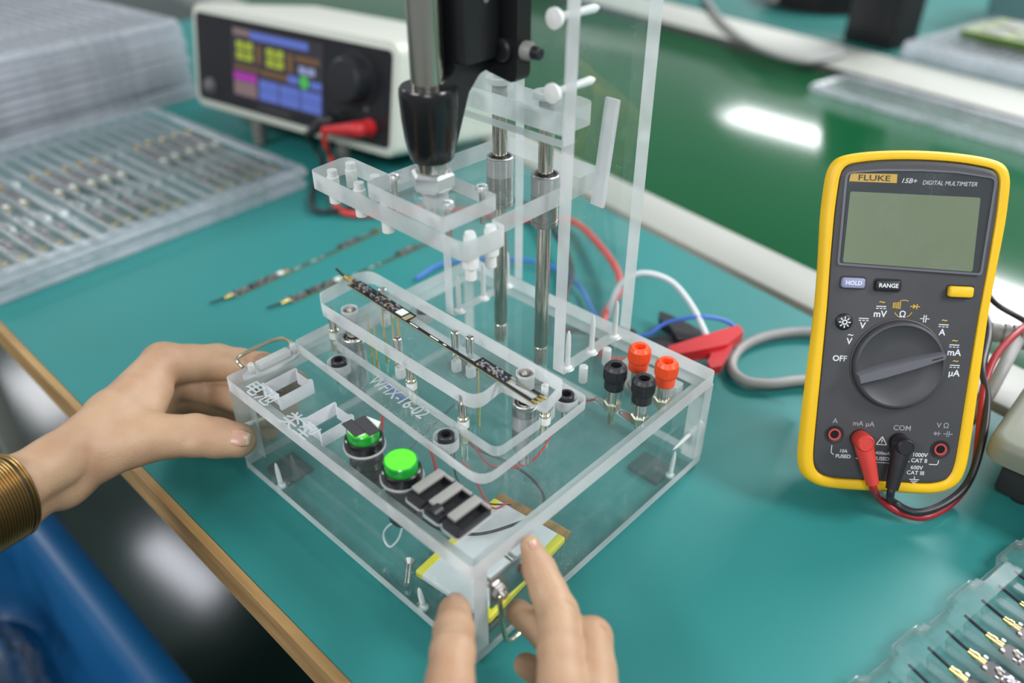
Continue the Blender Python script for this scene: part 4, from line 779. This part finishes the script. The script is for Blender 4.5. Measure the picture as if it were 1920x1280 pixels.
# two trays full of boards at the left edge
ta_ang = math.radians(3.0)
ta = tag(obj('component_tray', tray_bm(19, 16, 285, 10), ['tray', 'tray_rim'], None, 30, solid=.5), 'clear plastic tray of circuit boards, upper of the two at the left', 'tray', 'board trays at the left')
ta.location = (-616*K, -50*K, 9.8*K); ta.rotation_euler = (0, 0, ta_ang)
t2 = ta.copy(); COL.objects.link(t2); t2['label'] = 'clear plastic tray under the upper tray of boards at left'; t2.location = (-612*K, -56*K, (TZ+.6)*K); t2.rotation_euler = (0, 0, ta_ang+math.radians(.5))
for k in range(19):
    for col, x in ((0, 106), (1, -8)):
        if col == 1 and k % 3 != 1: continue
        if k in (6, 12, 13) and col == 0: continue
        y = k*16+4; ly = Vector((x+rnd.uniform(-3, 3) if col == 0 else 12, y)); ca, sa = math.cos(ta_ang), math.sin(ta_ang)
        if col == 1: continue
        c_ = copy_tree(bd, None, 'circuit board in the upper left tray, %s slot from the power supply end' % NTH[18-k], 'circuit boards in the left tray')
        c_.location = ((-616+ly.x*ca-ly.y*sa)*K, (-50+ly.x*sa+ly.y*ca)*K, 14.9*K); c_.rotation_euler = (0, 0, ta_ang+rnd.uniform(-.012, .012))
# tall stack of empty trays behind them
sb_ang = math.radians(7.0)
base = obj('component_tray', tray_bm(21, 16, 290, 8.6), ['tray_stack', 'tray_rim'], None, 30, solid=.5)
for k in range(11):
    o = base if k == 10 else base.copy()
    if k < 10: COL.objects.link(o)
    z = TZ+.6+(10-k)*9.4
    o.location = ((-955+rnd.uniform(-4, 4))*K, (-30+rnd.uniform(-3, 3))*K, z*K); o.rotation_euler = (0, 0, sb_ang+rnd.uniform(-.008, .008))
    tag(o, 'clear empty tray, %s in the tall stack at upper left' % ORD[k], 'tray', 'tall stack of empty trays')
# tray of boards at the lower right corner
tc_ang = math.radians(-11.5)
tc = tag(obj('component_tray', tray_bm(10, 16, 190, 9, 1.6), ['tray_low', 'tray_rim_low'], None, 30, solid=.5), 'clear scalloped tray of circuit boards at the lower right corner', 'tray')
ca, sa = math.cos(tc_ang), math.sin(tc_ang)
def tcw(x, y, z): return ((350.5+x*ca-y*sa)*K, (112+x*sa+y*ca)*K, z*K)
tc.location = tcw(0, 0, TZ+.6); tc.rotation_euler = (0, 0, tc_ang)
for k in range(10):
    c_ = copy_tree(bd, None, 'circuit board in the lower right tray, %s slot from the grey instrument end' % NTH[9-k], 'circuit boards in the lower right tray')
    c_.location = tcw(9, k*16+4, TZ+5.2); c_.rotation_euler = (0, 0, tc_ang)
# ------------------------------------------------------------------ far side of the conveyor
def cw(x, y, z): p = Vector((0, 448, 0))+CD*x+CN*y; return (p.x, p.y, z)
fa = -math.radians(10.5)
fm = tray_bm(21, 16, 262, 8.6)
ff = None
for i, lab in enumerate(('clear empty tray on the far bench, bottom of three', 'clear empty tray on the far bench, middle of three', 'clear empty tray on the far bench, top of three')):
    o = obj('component_tray', fm, ['tray', 'tray_rim'], None, 30, solid=.5) if i == 0 else ff.copy()
    if i == 0: ff = o
    else: COL.objects.link(o)
    tag(o, lab, 'tray', 'trays on the far bench'); o.rotation_euler = (0, 0, fa+math.pi/2+.012*i); o.location = V(cw(128+3*i, 757, TZ+.6+9.4*i))*K
ot = tag(obj('component_tray', tray_bm(4, 16, 560, 9), ['tray', 'tray_rim'], None, 30, solid=.5), 'long clear tray lying on the conveyor against the far rail', 'tray'); ot.location = V(cw(-205, 530, -13.2))*K; ot.rotation_euler = (0, 0, fa)
pc = thing('circuit_sheet', 'yellow-green circuit board panel lying on the far trays', 'circuit panel', (-28.1,1304.5,25.0), fa)
bm = NB(); plate(bm, rrect(0, 0, 300, 128, 4), .1, 9); obj('board', bm, ['panel_green', 'panel_edge'], pc)
bm = NB()
for k in range(5): box(bm, 26+k*52, 62+k*52, 14, 44, 9.05, 11, .5); box(bm, 26+k*52, 62+k*52, 62, 112, 9.05, 12, .5)
tag(obj('components', bm, 'grey_light', pc), kind='stuff')
bb = thing('black_box', 'upright black box standing by the far rail', 'box', cw(-295, 800, TZ), fa)
bm = NB(); box(bm, -45, 45, -35, 40, .1, 220, 4, 3); obj('body', bm, 'far_black', bb)
bm = NB(); box(bm, -38, 38, -38.5, -35.1, 20, 200, 2); obj('door', bm, 'black', bb)
rl = thing('cable_reel', 'large black reel lying on the far bench', 'reel', cw(-540, 985, TZ))
bm = NB(); lathe(bm, [(28, .1), (112, .1), (112, 5), (84, 5.2), (84, 46), (112, 46.2), (112, 51), (28, 51), (28, .1)], (0, 0, 0), seg=56, cap=False); obj('reel', bm, 'far_black', rl)
tn = thing('storage_bin', 'pale teal plastic bin behind the far trays', 'bin', cw(-110, 1168, TZ), fa)
bm = NB(); loft(bm, [(rrect(-160, -80, 160, 80, 12), .2), (rrect(-172, -92, 172, 92, 14), 148), (rrect(-180, -100, 180, 100, 14), 150), (rrect(-180, -100, 180, 100, 14), 158), (rrect(-168, -88, 168, 88, 12), 158), (rrect(-156, -76, 156, 76, 10), 6)]); obj('bin_body', bm, 'teal_bin', tn, 40)
cable('dark_cable', 'dark cord lying across the far white rail', 'cable', [(-535.1,1372.1,3.0), (-409.5,1225.4,3.0), (-305.8,1124.6,3.0), (-235.5,1081.5,3.0), (-180.2,1070.9,3.0), (-154.8,1099.4,3.0), (-147.3,1157.7,3.0)], 'grey_pvc', 5)

# ------------------------------------------------------------------ blue bin on the floor, lower left
bn = thing('storage_bin', 'tall blue plastic bin on the floor below the worker\'s arm', 'bin', (-300, -240, -750))
bm = NB(); loft(bm, [(rrect(-180, -150, 190, 150, 50, 8), .5), (rrect(-212, -178, 222, 178, 60, 8), 434), (rrect(-234, -196, 246, 196, 66, 8), 436), (rrect(-236, -198, 248, 198, 66, 8), 450), (rrect(-232, -194, 244, 194, 64, 8), 454), (rrect(-212, -172, 222, 172, 58, 8), 454), (rrect(-200, -160, 206, 160, 90, 8), 440), (rrect(-190, -150, 170, 150, 100, 8), 330), (rrect(-180, -140, 160, 138, 100, 8), 320), (rrect(-170, -130, 150, 130, 100, 8), 60)]); obj('bin_body', bm, 'blue_tote', bn, 50)
bm = NB(); box(bm, -172, 150, 10, 16, 62, 300, 3); obj('divider', bm, 'blue_tote', bn)
bg = thing('plastic_bag', 'crumpled clear plastic bag inside the blue bin', 'bag', (-372, -166, -689.5))
bm = NB(); bmesh.ops.create_icosphere(bm, subdivisions=4, radius=1)
for v in bm.verts:
    p = v.co.normalized(); n_ = 1+.22*math.sin(9*p.x+3*p.y)*math.sin(8*p.y-4*p.z)+.13*math.sin(17*p.z+6*p.x)+.06*math.sin(31*p.x*p.y+11*p.z)
    v.co = Vector((p.x*62*n_, p.y*44*n_, 170+p.z*165*n_))
zm = min(v.co.z for v in bm.verts)
for v in bm.verts: v.co.z -= zm
obj('film', bm, 'film', bg, 180)

# ------------------------------------------------------------------ the worker's arms and hands
def sdf_mesh(groups, blend=5.0, vox=1.15, cuts=()):
    """groups: list of (chain list, k) - first is the palm and forearm, the others one finger each.
    chain = [(point, radius), ...]; every finger is blended into the palm, fingers stay apart."""
    allp = np.array([p for g in groups for ch in g[0] for p, _ in ch]); rm = max(r for g in groups for ch in g[0] for _, r in ch)
    lo = allp.min(0)-rm-6; hi = allp.max(0)+rm+6; n = np.ceil((hi-lo)/vox).astype(int)+1
    ax_ = [lo[i]+np.arange(n[i])*vox for i in range(3)]
    def cap_field(F, a, b, ra, rb, k):
        a, b = np.array(a, float), np.array(b, float); m = max(ra, rb)+14
        i0 = np.maximum(0, ((np.minimum(a, b)-m-lo)/vox).astype(int)); i1 = np.minimum(n, ((np.maximum(a, b)+m-lo)/vox).astype(int)+2)
        if (i1 <= i0).any(): return
        X, Y, Z = np.meshgrid(*[ax_[i][i0[i]:i1[i]] for i in range(3)], indexing='ij')
        d = b-a; dd = (d@d) or 1e-9; t_ = np.clip(((X-a[0])*d[0]+(Y-a[1])*d[1]+(Z-a[2])*d[2])/dd, 0, 1)
        f = np.sqrt((X-a[0]-t_*d[0])**2+(Y-a[1]-t_*d[1])**2+(Z-a[2]-t_*d[2])**2)-(ra+(rb-ra)*t_)
        S = F[i0[0]:i1[0], i0[1]:i1[1], i0[2]:i1[2]]
        h = np.clip(.5+.5*(S-f)/k, 0, 1); S[...] = S*(1-h)+f*h-k*h*(1-h)
    fields = []
    for chains, k in groups:
        F = np.full(n, 12.0)
        for ch in chains:
            for (a, ra), (b, rb) in zip(ch, ch[1:]): cap_field(F, a, b, ra, rb, k)
        fields.append(F)
    P = fields[0]; out = P.copy()
    for F in fields[1:]:
        h = np.clip(.5+.5*(P-F)/blend, 0, 1); B = P*(1-h)+F*h-blend*h*(1-h)
        k = .9; h = np.clip(.5+.5*(out-B)/k, 0, 1); out = out*(1-h)+B*h-k*h*(1-h)
    for (a, b, r, k) in cuts:
        F = np.full(n, 12.0); cap_field(F, a, b, r, r, .5); F = -F
        h = np.clip(.5-.5*(out-F)/k, 0, 1); out = out*(1-h)+F*h+k*h*(1-h)
    # surface nets
    D = out; ins = D < 0; c = [slice(0, -1), slice(1, None)]
    cnt = np.zeros(np.array(D.shape)-1); pos = np.zeros(cnt.shape+(3,))
    idx = np.stack(np.meshgrid(*[np.arange(s) for s in cnt.shape], indexing='ij'), -1).astype(np.float32)
    corner = lambda i, j, k: D[c[i], c[j], c[k]]
    for axn in range(3):
        for u in (0, 1):
            for v in (0, 1):
                A = [u, v]; A.insert(axn, 0); B = [u, v]; B.insert(axn, 1)
                da, db = corner(*A), corner(*B); x_ = (da < 0) != (db < 0); t_ = np.where(x_, da/np.where(da == db, 1, da-db), 0)
                cnt += x_
                for q in range(3): pos[..., q] += x_*(t_ if q == axn else A[q])
    act = cnt > 0; ids = -np.ones(cnt.shape, int); ids[act] = np.arange(act.sum())
    vv = (pos[act]/cnt[act][:, None]+idx[act])*vox+lo
    quads = []
    for axn in range(3):
        o1, o2 = [(1, 2), (2, 0), (0, 1)][axn]
        sl = [slice(1, -1)]*3; sl[axn] = slice(0, -1); sr = [slice(1, -1)]*3; sr[axn] = slice(1, None)
        a, b = ins[tuple(sl)], ins[tuple(sr)]; ch = np.argwhere(a != b)
        if not len(ch): continue
        fl = a[tuple(ch.T)]; base_ = ch+1; base_[:, axn] -= 1
        e1 = np.zeros(3, int); e1[o1] = 1; e2 = np.zeros(3, int); e2[o2] = 1
        g = lambda p: ids[tuple(p.T)]
        q = np.stack([g(base_-e1-e2), g(base_-e2), g(base_), g(base_-e1)], 1); q[~fl] = q[~fl][:, ::-1]; quads.append(q)
    q = np.concatenate(quads); q = q[(q >= 0).all(1)]
    # a few rounds of smoothing
    nb = np.zeros_like(vv); w_ = np.zeros(len(vv))
    for _ in range(3):
        nb[:] = 0; w_[:] = 0
        for i in range(4):
            np.add.at(nb, q[:, i], vv[q[:, (i+1) % 4]]); np.add.at(nb, q[:, i], vv[q[:, (i-1) % 4]]); np.add.at(w_, q[:, i], 2)
        vv = vv*.45+.55*nb/np.maximum(w_, 1)[:, None]
    return vv, q
def raw_obj(name, vv, q, m, parent):
    me = bpy.data.meshes.new(name); me.from_pydata([tuple(p) for p in vv*K], [], [tuple(int(i) for i in f) for f in q]); me.update()
    me.polygons.foreach_set('use_smooth', [True]*len(me.polygons)); me.materials.append(M[m])
    o = bpy.data.objects.new(name, me); COL.objects.link(o); o.parent = parent; return o
def nail(parent, a, b, r, up, L_, wdt, m='nail', lift=.25):
    """curved plate on the last joint: a -> b is the finger axis, b the centre of the tip ball"""
    a, b, up = V(a), V(b), V(up); d = (b-a).normalized(); n = (up-d*up.dot(d)).normalized(); s = d.cross(n); bm = NB(); rows = []
    N1, N2 = 10, 9
    for i in range(N1+1):
        t_ = i/N1; x = -L_*.62+L_*t_; row = []
        for j in range(N2+1):
            v_ = -1+2*j/N2; wd = wdt*(1-.10*(1-t_)**2-.42*max(0, t_-.72)**2/.08*.5)
            th = v_*wd/r*.62; rr = r+lift-(.5 if abs(v_) > .95 else 0)-max(0, x)**2/(2.6*r)-(.35 if i == 0 else 0)
            row.append(bm.verts.new(b+d*x+n*(rr*math.cos(th))+s*(rr*math.sin(th))))
        rows.append(row)
    for p, q in zip(rows, rows[1:]):
        for j in range(N2): bm.faces.new((p[j], p[j+1], q[j+1], q[j])).material_index = 1 if q is rows[-1] else 0
    bmesh.ops.recalc_face_normals(bm, faces=bm.faces[:]); return obj('nail', bm, [m, 'nail_tip'], parent, 80, solid=.4)

pe = thing('person', 'worker\'s two bare hands gripping the fixture, left wrist with gold mesh strap', 'person', (0, -160, 0))
pe.location = (0, 0, 0)
#LEFT
I0 = V((-49.0,-13.8,60.4))
wA, wB = V((-6.4,-93.4,61.7)), V((-12.2,-93.0,46.5))
fA, fB = V((13.4,-167.1,70.9)), V((8.5,-167.8,57.3))
gA, gB = V((0.0,-119.9,64.1)), V((-6.6,-119.9,49.3)); hM = V((-24.7,-56.4,59.3))
M0, R0, P0_ = I0+Vector((-8, 3, -15)), I0+Vector((-12, 2, -30)), I0+Vector((-13, -3, -43))
tC, tM, tI, tT = V((-11.5,-72.8,51.6)), V((-7.3,-48.1,49.0)), V((7.1,-27.4,46.1)), V((22.8,-10.8,41.5))
iP, iD, iT = V((-38.8,14.4,52.0)), V((-10.5,28.5,54.2)), V((-8.6,48.2,33.9))
mP, mD, mT = V((-38.9,8.9,31.8)), V((-11.0,14.2,36.6)), V((-9.2, 40, 21))
rP, rD, rT = I0+Vector((16, 28, -40)), V((-11, 22, 22)), V((-9, 38, 11))
pP, pD, pT = I0+Vector((10, 16, -52)), V((-12, 12, 12)), V((-10, 24, 6.5))
xA, xB = fA+(fA-wA)*1.25, fB+(fB-wB)*1.25
palm = [[(xA, 27), (fA, 18), (gA, 14.2), (wA, 12.4), (hM, 12.6), (I0, 12)], [(xB, 25), (fB, 18), (gB, 13.8), (wB, 12.2), (M0*.5+wB*.5, 12.5), (M0, 12)], [(wB, 12), (R0*.5+wB*.5, 12.5), (R0, 11.3)], [(wB+Vector((0, 0, -5)), 11), (P0_*.5+wB*.5, 11.5), (P0_, 10.3)],
        [(wB, 12), (tC, 12.6), (tM, 12.6)], [(tC*.4+tM*.6, 12), (I0*.6+tM*.4, 8.5)], [(tC, 12.5), (M0*.5+wB*.5, 13)], [(hM, 11), (tC, 12)]]
fin = [[[(tM, 13.0), (tM*.5+tI*.5, 11.8), (tI, 11.9), (tI*.5+tT*.5, 11.2), (tT, 10.0)]], [[(I0, 12.0), (I0*.5+iP*.5, 11.2), (iP, 11.2), (iP*.5+iD*.5, 10.2), (iD, 9.6), (iT, 7.6)]], [[(M0, 12), (mP, 9.8), (mD, 9), (mT, 7.6)]], [[(R0, 11), (rP, 9.4), (rD, 8.4), (rT, 7.2)]], [[(P0_, 10), (pP, 8), (pD, 7), (pT, 6)]]]
camp = Vector((372, -160, 345))
def crease(p, d, up, r, half=5):
    p, d, up = V(p), V(d).normalized(), V(up); n = (up-d*up.dot(d)).normalized(); s = d.cross(n); q = p+n*(r+1.05); return (q-s*half-n*.6, q+s*half-n*.6, 1.25, 1.2)
cl = [crease(tI+(tT-tI)*x_, tT-tI, camp-tI, 11.9, 5.5) for x_ in (-.09, .0, .09)]
vv, q = sdf_mesh([(palm, 6)]+[(f, 2.5) for f in fin], 6, 1.2, cl)
la = raw_obj('arm', vv, q, 'skin', pe)
nl = nail(la, tI, tT, 10.0, (camp-tT).normalized()+Vector((0, 0, .25)), 20, 9.0, lift=.22)
# gold mesh strap
sax = ((fA+fB)-(wA+wB)).normalized(); c0 = (gA+gB)*.5-sax*5
ux = (gA-gB); ux = (ux-sax*ux.dot(sax)); sh = ux.length/2; ux.normalize(); uy = sax.cross(ux)
def ring(h, g, prof_w):
    bm = NB(); n = 72; rings = []
    for (dr, dh) in prof_w:
        rings.append([bm.verts.new(c0+sax*(h+dh)+ux*((17.6+sh+dr+g)*math.cos(2*math.pi*k/n))+uy*((18.2+dr+g)*math.sin(2*math.pi*k/n))) for k in range(n)])
    for a, b in zip(rings, rings[1:]+rings[:1]):
        for k in range(n): bm.faces.new((a[k], a[(k+1) % n], b[(k+1) % n], b[k]))
    bmesh.ops.recalc_face_normals(bm, faces=bm.faces[:]); return bm
ws = obj('watch_strap', ring(0, 0, [(-.6, 0), (.4, 0), (.4, 22), (-.6, 22)]), 'strap_dark', pe, 40); ws['label'] = 'gold woven mesh watch strap'
for k in range(15):
    h = .3+k*1.45+(.9 if k > 1 else 0)
    obj('mesh_row', ring(h, 0.3, [(-.6, 0), (.35, .1), (.75, .5), (.35, .9), (-.6, 1.0)]), 'strap', ws, 60)
#RIGHT
iT, iD, iP, iM = V((206.0,30.7,62.2)), V((213.0,29.3,52.9)), V((231.4,21.1,46.0)), V((266.8,-17.0,52.0))
mT, mD, mP, mM = V((209.0,20.0,27.7)), V((230.7,16.7,34.0)), V((248.3,24.2,42.0)), V((276.0,-7.8,46.0))
rT, rD, rP, rM = V((224.9,8.0,16.0)), V((240.1,10.2,18.0)), V((257.7,16.1,26.0)), V((287.3,-11.0,34.0))
pT, pD, pP, pM = V((241.8,-5.7,10.0)), V((254.2,-2.4,12.0)), V((266.2,4.1,16.0)), V((290.6,-17.5,24.0))
tT, tI, tM, tC = V((197.9,-9.2,46.2)), V((218.3,-29.2,58.0)), V((236.3,-49.2,58.0)), V((262.0,-57.5,54.0))
W1, W2 = V((294.5,-65.5,52.0)), V((302.9,-63.9,40.0)); F1, F2 = W1+Vector((120, -150, 10)), W2+Vector((115, -150, 0))
palm = [[(F1, 25), (W1, 18), (iM*.5+W1*.5, 15), (iM, 11.5)], [(F2, 24), (W2, 17), (mM*.5+W2*.5, 14), (mM, 11.5)], [(W2, 16), (rM*.5+W2*.5, 13), (rM, 10.5)], [(W2, 14), (pM, 10)], [(W1, 14), (tC, 14), (tM, 11.5)], [(tC, 12), (iM*.6+W1*.4, 11)]]
fin = [[[(tM, 11), (tI*.5+tM*.5, 9.4), (tI, 9.0), (tI*.5+tT*.5, 8.6), (tT, 7.5)]], [[(iM, 11.2), (iP*.6+iM*.4, 9.4), (iP, 9.2), (iP*.5+iD*.5, 8.2), (iD, 7.6), (iT, 4.8)]], [[(mM, 11), (mP*.6+mM*.4, 9.2), (mP, 8.8), (mD, 7.8), (mT, 6.2)]], [[(rM, 10.2), (rP, 8.4), (rD, 7.2), (rT, 5.8)]], [[(pM, 9), (pP, 7), (pD, 6.2), (pT, 5)]]]
cr = [crease(tI+(tT-tI)*x_, tT-tI, camp-tI, 9.2, 4.5) for x_ in (-.08, .06)]+[crease(iP, iP-iM, Vector((.6, .4, .8)), 9.0, 4), crease(mP, mP-mM, Vector((.6, .4, .8)), 8.8, 4)]
vv, q = sdf_mesh([(palm, 8)]+[(f, 2.2) for f in fin], 4, 1.1, cr)
ra_ = raw_obj('arm', vv, q, 'skin', pe)
nail(ra_, tI, tT, 7.5, (camp-tT).normalized(), 13.5, 5.8)
nail(ra_, iD, iT, 4.9, Vector((-.1, .2, 1))+(camp-iT).normalized()*.6, 8, 4.0)
